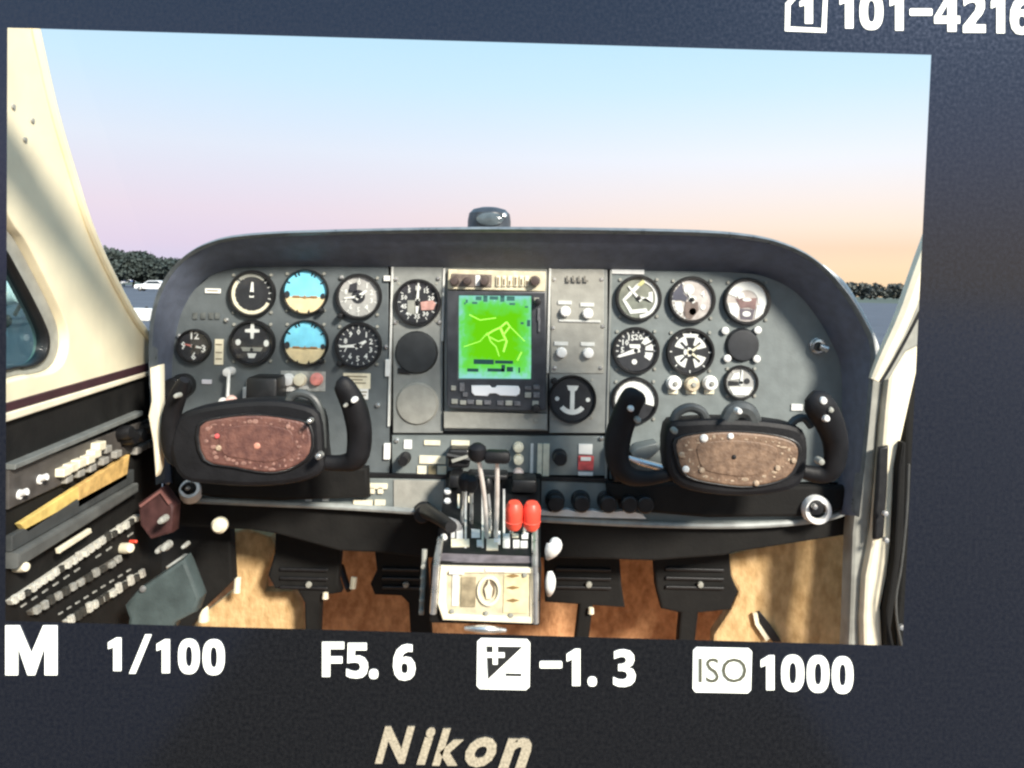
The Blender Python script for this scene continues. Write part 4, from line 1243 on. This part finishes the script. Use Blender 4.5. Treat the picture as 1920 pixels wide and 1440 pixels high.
yoke('right control yoke with a plain brown face under the engine gauges',
     [(1272, 824), (1320, 813), (1376, 810), (1450, 817), (1492, 832), (1496, 862), (1475, 896), (1412, 912), (1350, 908), (1290, 893), (1272, 858)], M_BROWN, M_SPECK,
     [(1252, 800), (1290, 788), (1376, 786), (1460, 792), (1508, 808), (1516, 860), (1500, 912), (1430, 930), (1350, 930), (1280, 916), (1250, 880)],
     [([(1262, 888, .02), (1215, 896, .02), (1176, 890, .015), (1158, 862, .012), (1160, 816, .008), (1176, 768, .0), (1190, 740, -.01), (1194, 732, -.01)], [12, 15, 19, 22, 25, 24, 22, 12]),
      ([(1505, 884, .02), (1540, 890, .02), (1562, 876, .015), (1566, 830, .01), (1552, 786, .0), (1532, 756, -.01), (1518, 742, -.01)], [14, 17, 20, 24, 28, 28, 14])],
     [([(1262, 800), (1268, 776), (1292, 764), (1316, 772), (1326, 796)], 9), ([(1362, 798), (1372, 774), (1388, 768), (1404, 774), (1414, 796)], 17), ([(1476, 806), (1490, 788), (1508, 784), (1522, 800)], 8)],
     [(1385, 771, 6, M_WHITE), (1183, 766, 6, M_WHITE), (1542, 751, 8, M_WHITE), (1548, 784, 7, M_WHITE), (1556, 768, 6, M_GREY_T), (1265, 808, 6, M_GREY_T), (1196, 788, 6, M_GREY_T), (1538, 865, 7, M_GREY_T)], 9, (1384, 860),
     [(1320, 822, 8, M_MARK), (1370, 818, 6, M_MARK), (1286, 880, 7, M_MARK), (1316, 882, 6, M_SPECK), (1458, 878, 6, M_SPECK), (1278, 853, 6, M_SPECK), (1488, 864, 6, M_SPECK), (1418, 906, 6, M_SPECK), (1376, 857, 5, M_BLACK)])
# polished bar standing in for chrome highlights by the right yoke's left horn
fs = thing('horn_highlight', P(1200, 870, 1.3), 'polished bar standing in for highlights behind the left horn of the right yoke', 'lever')
new('highlight_bar', tube([P(1178, 858, 1.29), P(1200, 866, 1.28), P(1254, 881, 1.27)], [.004, .006, .006], 10), M_CHROME, fs, True)
new('grey_plate', pplate([[(1184, 850), (1196, 838), (1232, 830), (1240, 842), (1218, 862), (1190, 866)]], 1.31, .04, .003), M_PANEL, fs, True)

# ------------------------------------------------------------------ footwell and pedals
fw = thing('footwell_lining', P(960, 1250, 1.6), 'tan carpeted footwell wall and floor behind the pedals', 'carpet')
new('wall_carpet', box((0.0, 1.66, EYE.z - .62), (1.24, .02, .52)), M_TAN, fw)
new('floor_carpet', box((0.0, 1.2, EYE.z - .855), (1.24, .92, .02)), M_TAN, fw)
new('kick_panel', pplate([[(1362, 1040), (1440, 1020), (1596, 995), (1594, 1330), (1330, 1330), (1338, 1190), (1372, 1140), (1384, 1110), (1368, 1082)]], 1.46, .03, .006), M_TAN_L, fw, True)
new('kick_slot', pplate([[(1418, 1150), (1426, 1148), (1444, 1170), (1466, 1204), (1450, 1204), (1430, 1180)]], 1.452, .01, .001), M_BLACK, fw, True)
new('slot_edge', strip([(1416, 1150), (1420, 1170), (1440, 1200)], 8, 1.451, .006), M_IVORY, fw)
new('tunnel_carpet', pplate([[(424, 1000), (462, 990), (508, 1006), (518, 1024), (510, 1050), (496, 1080), (496, 1108), (548, 1108), (562, 1130), (572, 1200), (340, 1200), (372, 1158), (420, 1120), (440, 1104), (440, 1080), (426, 1050)]], 1.50, .03, .006), M_TAN_L, fw, True)

PED = [
    ([(516, 996), (640, 1028), (634, 1092), (640, 1112), (602, 1118), (597, 1240), (574, 1240), (570, 1130), (558, 1108), (515, 1104), (502, 1080), (514, 1040)], 'left rudder pedal, wide black plate right of the light carpet'),
    ([(702, 1030), (800, 1040), (812, 1240), (772, 1240), (766, 1132), (752, 1118), (702, 1116), (694, 1096), (706, 1070)], 'black rudder pedal close to the left side of the throttle pedestal'),
    ([(1020, 1040), (1162, 1046), (1166, 1100), (1172, 1140), (1112, 1136), (1098, 1250), (1072, 1250), (1086, 1134), (1022, 1130)], 'black rudder pedal close to the right side of the throttle pedestal'),
    ([(1226, 1046), (1368, 1036), (1372, 1080), (1384, 1110), (1370, 1144), (1310, 1150), (1298, 1250), (1268, 1250), (1276, 1150), (1240, 1142), (1230, 1100)], 'right rudder pedal, black plate beside the light tan kick panel')]
for lp, lb in PED:
    xs = [a for a, b in lp]
    pd = thing('rudder_pedal', P(sum(xs) / len(xs), 1180, 1.48), lb, 'rudder pedal', 'black rudder pedals in the footwell')
    new('pad', pplate([lp], 1.445, .025, .004), M_UNDER, pd, True)
    x0, x1 = min(xs) + 22, max(xs) - 26
    for i in range(3):
        new('tread_rib', pbox(x0, 1066 + i * 17, x1, 1072 + i * 17, 1.440, .008, .0015), M_BLACK, pd)
    new('pivot_bolt', lathe(P((x0 + x1) / 2 + 10, 1096, 1.44), [(0, .005), (.005, .004), (.006, 0)], 10), M_GREY_T, pd, True)
new('pedal_return_rod', tube([P(446, 1082, 1.46), P(444, 1112, 1.455)], .006, 8), M_IVORY, fw, True)
new('pedal_return_rod', tube([P(664, 1082, 1.46), P(661, 1104, 1.455)], .006, 8), M_IVORY, fw, True)
new('carpet_cap', lathe(P(382, 1164, 1.44), [(0, .03), (.008, .024), (.01, 0)], 12, (0, 0, 1)), M_IVORY, fw, True)
new('carpet_cap', lathe(P(610, 1122, 1.44), [(0, .012), (.005, .01), (.006, 0)], 12, (0, 0, 1)), M_IVORY, fw, True)
new('carpet_cap', lathe(P(1108, 1150, 1.44), [(0, .012), (.005, .01), (.006, 0)], 12, (0, 0, 1)), M_IVORY, fw, True)
new('side_cover', pplate([[(300, 975), (430, 985), (436, 1090), (414, 1112), (380, 1144), (350, 1190), (300, 1260)]], 1.43, .03, .004), M_UNDER, fw, True)
new('brake_hose', tube([P(640, 1062, 1.62), P(648, 1090, 1.58), (P(654, 1106, 1.56))], .006, 8, n=3), M_BLACK, fw, True)

# ------------------------------------------------------------------ throttle pedestal
tq = thing('throttle_pedestal', P(910, 1200, 1.2), 'black throttle pedestal with upright levers, red knobs and cream trim plate', 'throttle pedestal')


def slab(c4, t):
    n = (c4[1] - c4[0]).cross(c4[3] - c4[0]).normalized()
    if n.y < 0:
        n = -n
    V = list(c4) + [q + n * t for q in c4]
    return V, [(0, 1, 2, 3), (7, 6, 5, 4), (0, 4, 5, 1), (1, 5, 6, 2), (2, 6, 7, 3), (3, 7, 4, 0)]


TOPY, LOWY = 1.325, 1.12


def Q(px, py, lift=0.0):
    """A point on the sloping quadrant plate, lifted towards the viewer."""
    s = min(max((py - 895) / (1062 - 895), -.2), 1.2)
    p = P(px, py, TOPY + (LOWY - TOPY) * s)
    return p + Vector((0, -.6, .8)) * lift


new('quadrant_plate', slab([Q(838, 895), Q(1012, 898), Q(1014, 1062), Q(812, 1056)], .03), M_BLACK, tq)
new('pedestal_body', join([pbox(806, 1056, 1014, 1172, LOWY + .004, .20, .004), pbox(834, 890, 1014, 1060, TOPY + .004, .08, .003)]), M_UNDER, tq, True)


def qbar(a, b, c, d, lift, m, nm, t=.003):
    return new(nm, slab([Q(a, b, lift), Q(c, b, lift), Q(c, d, lift), Q(a, d, lift)], t), m, tq)


for a in (858, 889, 921, 968):
    qbar(a - 4, 925, a + 4, 1012, .002, M_DIALK, 'lever_slot')
for a in (873, 905, 945):
    qbar(a - 2, 920, a + 2, 1030, .004, M_ROD, 'slot_divider')
for a, b, c, d in ((850, 966, 876, 982), (856, 984, 868, 1014), (880, 968, 902, 982), (884, 986, 900, 1012), (846, 1014, 880, 1028), (908, 985, 920, 1010), (912, 1014, 934, 1034), (926, 990, 938, 1024), (946, 1002, 956, 1030), (960, 1002, 972, 1012), (962, 1016, 974, 1030), (978, 1000, 990, 1014), (976, 1018, 989, 1030), (894, 1016, 904, 1028), (858, 930, 862, 958), (878, 934, 884, 946), (846, 1000, 853, 1012)):
    qbar(a, b, c, d, .005, M_WHITE if (a + b) % 3 else M_IVORY, 'position_mark', .002)
qbar(818, 1036, 1000, 1056, .002, mat('plate_mauve', (.16, .14, .15), .45, .3, 60), 'lower_band')
new('edge_rail', tube([Q(1003, 1000, .01), P(1003, 1062, LOWY - .006), P(1004, 1168, LOWY - .004)], .0048, 8), M_CHROME, tq, True)
new('edge_rail', tube([Q(826, 1018, .01), P(818, 1062, LOWY - .006), P(812, 1150, LOWY - .004)], .005, 8), M_CHROME, tq, True)
new('side_hinge', tube([P(796, 1030, 1.16), P(794, 1090, 1.155), P(790, 1152, 1.15)], .004, 8), M_GREY_T, tq, True)
for i in range(5):
    new('rivet', lathe(P(794 - i, 1062 + i * 21, 1.147), [(0, .004), (.0035, .003), (.004, 0)], 10), M_GREY_T, tq, True)


def lever(base, mid, tip, ytip, r, knob_geo, knob_m, m=M_ROD):
    a = Q(*base, .0)
    c = P(*tip, ytip)
    lv = new('lever', tube([a, P(*mid, (a.y + ytip) / 2 - .01), c], [r * .9, r, r * .9], 10, 1, 3), m, tq, True)
    new('lever_knob', knob_geo(c), knob_m, lv, True)
    return lv


ball = lambda s=1.0: (lambda c: lathe(c + Vector((0, 0, -.004)), [(.004, -.008), (.010 * s, -.004), (.013 * s, .004), (.012 * s, .013), (.006 * s, .018), (0, .019)], 18, (0, -.2, 1)))
barrel = lambda c: box(c, (.036, .022, .018), .006)
lever((913, 1012), (908, 930), (895, 850), 1.10, .0034, ball(), M_YOKE)
lever((930, 1012), (932, 930), (932, 856), 1.10, .0034, barrel, M_YOKE)
lever((866, 985), (868, 950), (872, 905), 1.17, .0030, ball(.8), M_YOKE, M_CHROME)
lever((884, 985), (884, 940), (884, 908), 1.17, .0030, ball(.8), M_YOKE, M_CHROME)
lever((920, 1000), (918, 955), (914, 912), 1.18, .0026, ball(.6), M_BLACK, M_CHROME)


def red_knob(c):
    v, f = [], []
    prof = [(0, -.020), (.0080, -.0190), (.0112, -.014), (.0120, -.005), (.0122, .005), (.0112, .013), (.0080, .0185), (0, .0195)]
    g = lathe(c, prof, 22, (0, -.15, 1), 1.0, 1.15)
    rings = [lathe(c + Vector((0, 0, z)), [(.0116, -.001), (.0125, 0), (.0116, .001)], 22, (0, -.15, 1), 1.0, 1.15) for z in (-.007, .008)]
    return join([g] + rings)


lever((960, 1000), (958, 985), (964, 966), 1.085, .003, red_knob, M_RED, M_CHROME)
lever((982, 1000), (986, 985), (997, 967), 1.085, .003, red_knob, M_RED, M_CHROME)
new('friction_lock', lathe(Q(843, 992, .012), [(0, .012), (.009, .010), (.012, .002), (.012, -.008)], 16, (-.3, -.7, .6), 1.6, .8), mat('lock_grey', (.25, .25, .25), .35, .2, 60), tq, True)
new('gear_lever', tube([P(800, 958, 1.28), P(820, 970, 1.2), P(846, 988, 1.14)], [.012, .010, .009], 12, 1, 3), M_BLACK, tq, True)
for a, b in ((839, 925), (839, 944), (832, 1012)):
    new('screw', lathe(Q(a, b, .004), [(0, .005), (.005, .004), (.006, 0)], 10, (0, -.6, .8)), M_WHITE, tq, True)
# black fittings between the levers and the panel
new('cable_guide', join([pbox(842, 892, 866, 915, 1.27, .05, .003), pbox(876, 890, 952, 900, 1.29, .04, .003), pbox(960, 900, 1006, 925, 1.27, .05, .004)]), M_BLACK, tq, True)
# trim plate
ty = LOWY - .002
tp = new('trim_plate', pplate([[(828, 1066), (1002, 1070), (1002, 1166), (832, 1160), (824, 1130)]], ty, .008, .0015), mat('trim_plate_cream', (.60, .54, .38), .5, .2, 60), tq, True)
new('trim_border', pplate([[(826, 1062), (1004, 1066), (1004, 1170), (830, 1163), (820, 1132)], [(838, 1074), (836, 1130), (840, 1152), (994, 1158), (994, 1076)]], ty - .003, .008, .0015), M_CREAM_T, tp, True)
for q in ((848, 1078, 860, 1136, ty - .002), (842, 1070, 870, 1077, ty - .005), (910, 1066, 948, 1072, ty - .005)):
    new('trim_scale', pbox(*q, .003), M_WHITE, tp)
new('trim_window', pbox(864, 1082, 892, 1138, ty - .002, .003, .0005), mat('trim_window', (.34, .28, .18), .5, .3, 90), tp)
c = P(917, 1106, ty)
kk = ty / F
new('trim_dial', join([lathe(c, [(20 * kk, 0), (20 * kk, .004), (26 * kk, .004), (26 * kk, 0)], 26, (0, -1, 0), .85, 1.1)]), M_CREAM_T, tp, True)
new('trim_slot', lathe(c, [(0, .002), (13 * kk, .002), (14 * kk, 0)], 22, (0, -1, 0), .8, 1.3), mat('trim_slot', (.16, .12, .08), .5), tp, True)
new('trim_pointer', pplate([[(912, 1124), (908, 1104), (914, 1096), (916, 1084), (919, 1096), (924, 1104), (921, 1124)]], ty - .004, .003, .0005), M_CREAM_T, tp)
new('trim_label', join([pbox(944, 1078, 990, 1150, ty - .0015, .003, .0005)]), mat('label_yellow', (.72, .62, .38), .5, .15, 80), tp)
for yv in (1080, 1102, 1126):
    new('label_mark', pplate([[(950, yv), (962, yv - 3), (974, yv), (962, yv + 3)]], ty - .003, .002), mat('label_brown', (.26, .16, .06), .5), tp)
for a, b in ((848, 1146), (912, 1150), (958, 1154), (984, 1078)):
    new('trim_screw', lathe(P(a, b, ty - .003), [(0, .002), (.003, .0015), (.0035, 0)], 8), M_GREY_T, tp, True)
new('chrome_foot', join([tube([P(872, 1178, LOWY - .002), P(910, 1180, LOWY - .01), P(948, 1182, LOWY - .002)], [.003, .006, .003], 10, 1, 3)]), M_CHROME, tq, True)
new('side_handle', tube([P(1026, 1048, 1.15), P(1034, 1034, 1.14), P(1040, 1020, 1.14), P(1036, 1012, 1.145)], [.003, .010, .011, .005], 12, .8, 4), M_WHITE, tq, True)
new('side_handle', tube([P(1029, 1116, 1.15), P(1031, 1104, 1.14), P(1032, 1086, 1.14), P(1031, 1072, 1.145)], [.003, .0072, .0075, .004], 12, .8, 4), M_WHITE, tq, True)

# ------------------------------------------------------------------ the camera back around its display
FY = 0.75
dc = thing('digital_camera', P(960, 1640, FY), 'black camera back framing its lit display, maker\'s name in pale letters', 'camera')
ho = [(14, 52), (1746, 103), (1692, 1211), (10, 1164)]
ou = [(-90, -36), (2000, -36), (2000, 1560), (-90, 1560)]


def bezel():
    f1 = [P(*q, FY) for q in ou]
    f2 = [P(*q, FY) for q in ho]
    b1 = [P(*q, FY) + Vector((0, .05, 0)) for q in ou]
    b2 = [P(*q, FY) for q in grown(ho, 1.10, HX, HY)]
    b2 = [Vector((q.x, FY + .05, q.z)) for q in b2]
    V = f1 + f2 + b1 + b2
    Fc = []
    for k in range(4):
        j = (k + 1) % 4
        Fc += [(k, j, 4 + j, 4 + k), (8 + k, 12 + k, 12 + j, 8 + j), (k, 8 + k, 8 + j, j), (4 + k, 4 + j, 12 + j, 12 + k)]
    return V, Fc


new('bezel', bezel(), M_BEZEL, dc)
TY = FY - .0012
dt = lambda nm, g, m=M_LCD_WHITE: new(nm, g, m, dc)

def stroke(pts, w, closed=False, n=6):
    """A rounded pen stroke in a unit box as an outline (or outline and hole)."""
    q = catmull([Vector((a, b, 0)) for a, b in pts], n, closed) if n else [Vector((a, b, 0)) for a, b in pts]
    L, Rr = [], []
    m = len(q)
    for k in range(m):
        a, b = (q[k - 1], q[(k + 1) % m]) if closed else (q[max(k - 1, 0)], q[min(k + 1, m - 1)])
        d = (b - a).normalized()
        nn = Vector((-d.y, d.x, 0)) * w / 2
        L.append((q[k].x + nn.x, q[k].y + nn.y))
        Rr.append((q[k].x - nn.x, q[k].y - nn.y))
    return [L, Rr] if closed else [L + Rr[::-1]]


OVAL = lambda x0, y0, x1, y1: [((x0 + x1) / 2 + (x1 - x0) / 2 * math.copysign(abs(math.cos(a)) ** .8, math.cos(a)), (y0 + y1) / 2 + (y1 - y0) / 2 * math.copysign(abs(math.sin(a)) ** .8, math.sin(a))) for a in [2 * math.pi * k / 32 for k in range(32)]]
# every glyph: parts, each a list of loops in a unit box with y downwards (x, y)
GLYPH = {
    'M': [[[(0, 0), (.27, 0), (.5, .56), (.73, 0), (1, 0), (1, 1), (.76, 1), (.76, .42), (.57, 1), (.43, 1), (.24, .42), (.24, 1), (0, 1)]]],
    '1': [[[(.02, .14), (.62, 0), (1, 0), (1, 1), (.42, 1), (.42, .28), (.02, .34)]]],
    '/': [[[(.72, 0), (1, 0), (.28, 1), (0, 1)]]],
    '0': [[OVAL(0, 0, 1, 1), OVAL(.34, .21, .66, .79)]],
    'F': [[[(0, 0), (1, 0), (1, .2), (.36, .2), (.36, .42), (.92, .42), (.92, .61), (.36, .61), (.36, 1), (0, 1)]]],
    '.': [[OVAL(0, 0, 1, 1)]],
    '-': [[[(0, .1), (.05, 0), (.95, 0), (1, .1), (1, .9), (.95, 1), (.05, 1), (0, .9)]]],
    '5': [[[(.1, 0), (.94, 0), (.94, .2), (.42, .2), (.40, .37), (.62, .36), (.84, .42), (.98, .56), (1, .7), (.93, .87), (.76, .97), (.5, 1), (.2, .98), (.03, .93), (.03, .73), (.25, .79), (.46, .81), (.62, .76), (.66, .67), (.6, .57), (.44, .54), (.26, .55), (.08, .57)]]],
    '6': [[[(.86, .02), (.86, .21), (.66, .2), (.48, .26), (.38, .38), (.56, .35), (.8, .38), (.96, .52), (1, .68), (.94, .85), (.78, .96), (.52, 1), (.26, .97), (.08, .84), (0, .62), (.03, .36), (.16, .16), (.38, .04), (.62, 0)], OVAL(.36, .52, .66, .81)]],
    '3': [[[(.06, .06), (.28, .01), (.5, 0), (.76, .04), (.92, .15), (.94, .29), (.86, .41), (.68, .48), (.9, .54), (1, .68), (.96, .84), (.8, .95), (.52, 1), (.24, .99), (.02, .93), (.02, .74), (.24, .8), (.46, .81), (.6, .77), (.64, .68), (.58, .6), (.42, .57), (.24, .57), (.24, .4), (.42, .39), (.56, .35), (.59, .27), (.52, .2), (.38, .19), (.22, .21), (.06, .25)]]],
    '2': [[[(.02, .08), (.26, .01), (.54, 0), (.8, .05), (.96, .18), (.96, .36), (.84, .52), (.62, .67), (.5, .79), (1, .79), (1, 1), (0, 1), (0, .82), (.3, .6), (.54, .42), (.6, .29), (.54, .21), (.4, .19), (.2, .23), (.04, .3)]]],
    '4': [[[(.52, 0), (.86, 0), (.86, .58), (1, .58), (1, .78), (.86, .78), (.86, 1), (.52, 1), (.52, .78), (0, .78), (0, .6)], [(.52, .26), (.24, .58), (.52, .58)]]],
}


def glyph(ch, x0, y0, x1, y1, y, t=.0006):
    return join([pplate([[(x0 + a * (x1 - x0), y0 + b * (y1 - y0)) for a, b in lp] for lp in part], y, t) for part in GLYPH[ch]])


def letters(nm, cells, y=TY):
    """One lettering part per reading, its characters sub-parts."""
    first = None
    for ch, a, b, c, d in cells:
        o = new(nm if first is None else 'character', glyph(ch, a, b, c, d, y), M_LCD_WHITE, dc if first is None else first)
        first = first or o


letters('mode_letter', [('M', 10, 1173, 107, 1266)])
letters('shutter_reading', [('1', 202, 1196, 227, 1258), ('/', 242, 1190, 284, 1263), ('1', 293, 1199, 318, 1262), ('0', 334, 1198, 374, 1264), ('0', 380, 1199, 421, 1266)])
letters('aperture_reading', [('F', 604, 1204, 645, 1269), ('5', 648, 1206, 690, 1272), ('.', 692, 1255, 709, 1273), ('6', 737, 1208, 779, 1276)])
ic = dt('exposure_icon', pplate([[(895, 1203), (902, 1197), (988, 1199), (994, 1206), (993, 1288), (986, 1294), (900, 1292), (894, 1286)]], TY, .0008))
new('icon_print', pplate([[(912, 1212), (980, 1213), (915, 1274)]], TY - .0012, .0006), M_LCD_DARK, ic)
new('icon_minus', pbox(948, 1263, 978, 1268, TY - .0012, .0006), M_LCD_DARK, ic)
new('icon_plus', pplate([[(924, 1212), (933, 1212), (933, 1224), (946, 1224), (946, 1233), (933, 1233), (933, 1246), (924, 1246), (924, 1233), (911, 1233), (911, 1224), (924, 1224)]], TY - .0024, .0006), M_LCD_WHITE, ic)
letters('compensation_reading', [('-', 1012, 1240, 1054, 1253), ('1', 1062, 1217, 1088, 1286), ('.', 1102, 1269, 1119, 1287), ('3', 1149, 1218, 1192, 1288)])
ip = dt('iso_plate', pplate([[(1300, 1220), (1306, 1214), (1404, 1216), (1410, 1222), (1408, 1294), (1402, 1300), (1304, 1298), (1299, 1292)]], TY, .0008))
new('iso_print', text('ISO', 1310, 1234, 1400, 1280, TY - .0012, .0006, .0), M_LCD_GREY, ip)
letters('iso_reading', [('1', 1426, 1229, 1452, 1294), ('0', 1465, 1228, 1508, 1297), ('0', 1513, 1229, 1555, 1299), ('0', 1560, 1231, 1600, 1301)])
ci = dt('card_icon', pplate([[(1492, -14), (1552, -14), (1549, 61), (1472, 58), (1473, 6)], [(1496, -6), (1482, 10), (1481, 50), (1541, 53), (1544, -6)]], TY, .0008))
new('card_number', glyph('1', 1499, -4, 1524, 44, TY), M_LCD_WHITE, ci)
letters('file_number', [('1', 1574, -14, 1600, 53), ('0', 1612, -14, 1656, 56), ('1', 1668, -12, 1694, 57), ('-', 1706, 16, 1748, 29), ('4', 1752, -10, 1800, 59), ('2', 1806, -10, 1848, 61), ('1', 1858, -8, 1884, 62), ('6', 1894, -8, 1938, 65)])
for nm, ch, a, b in (('N', 'N', 703, 778), ('i', 'i', 781, 816), ('k', 'k', 810, 869), ('o', 'o', 872, 931), ('n', 'n', 934, 997)):
    y0 = {'N': 1362, 'i': 1364, 'k': 1366, 'o': 1382, 'n': 1384}[ch]
    new('maker_name', text(ch, a, y0, b, {'N': 1431, 'i': 1433, 'k': 1435, 'o': 1438, 'n': 1440}[ch], FY - .0016, .0016, .04, .33), M_LOGO, dc)
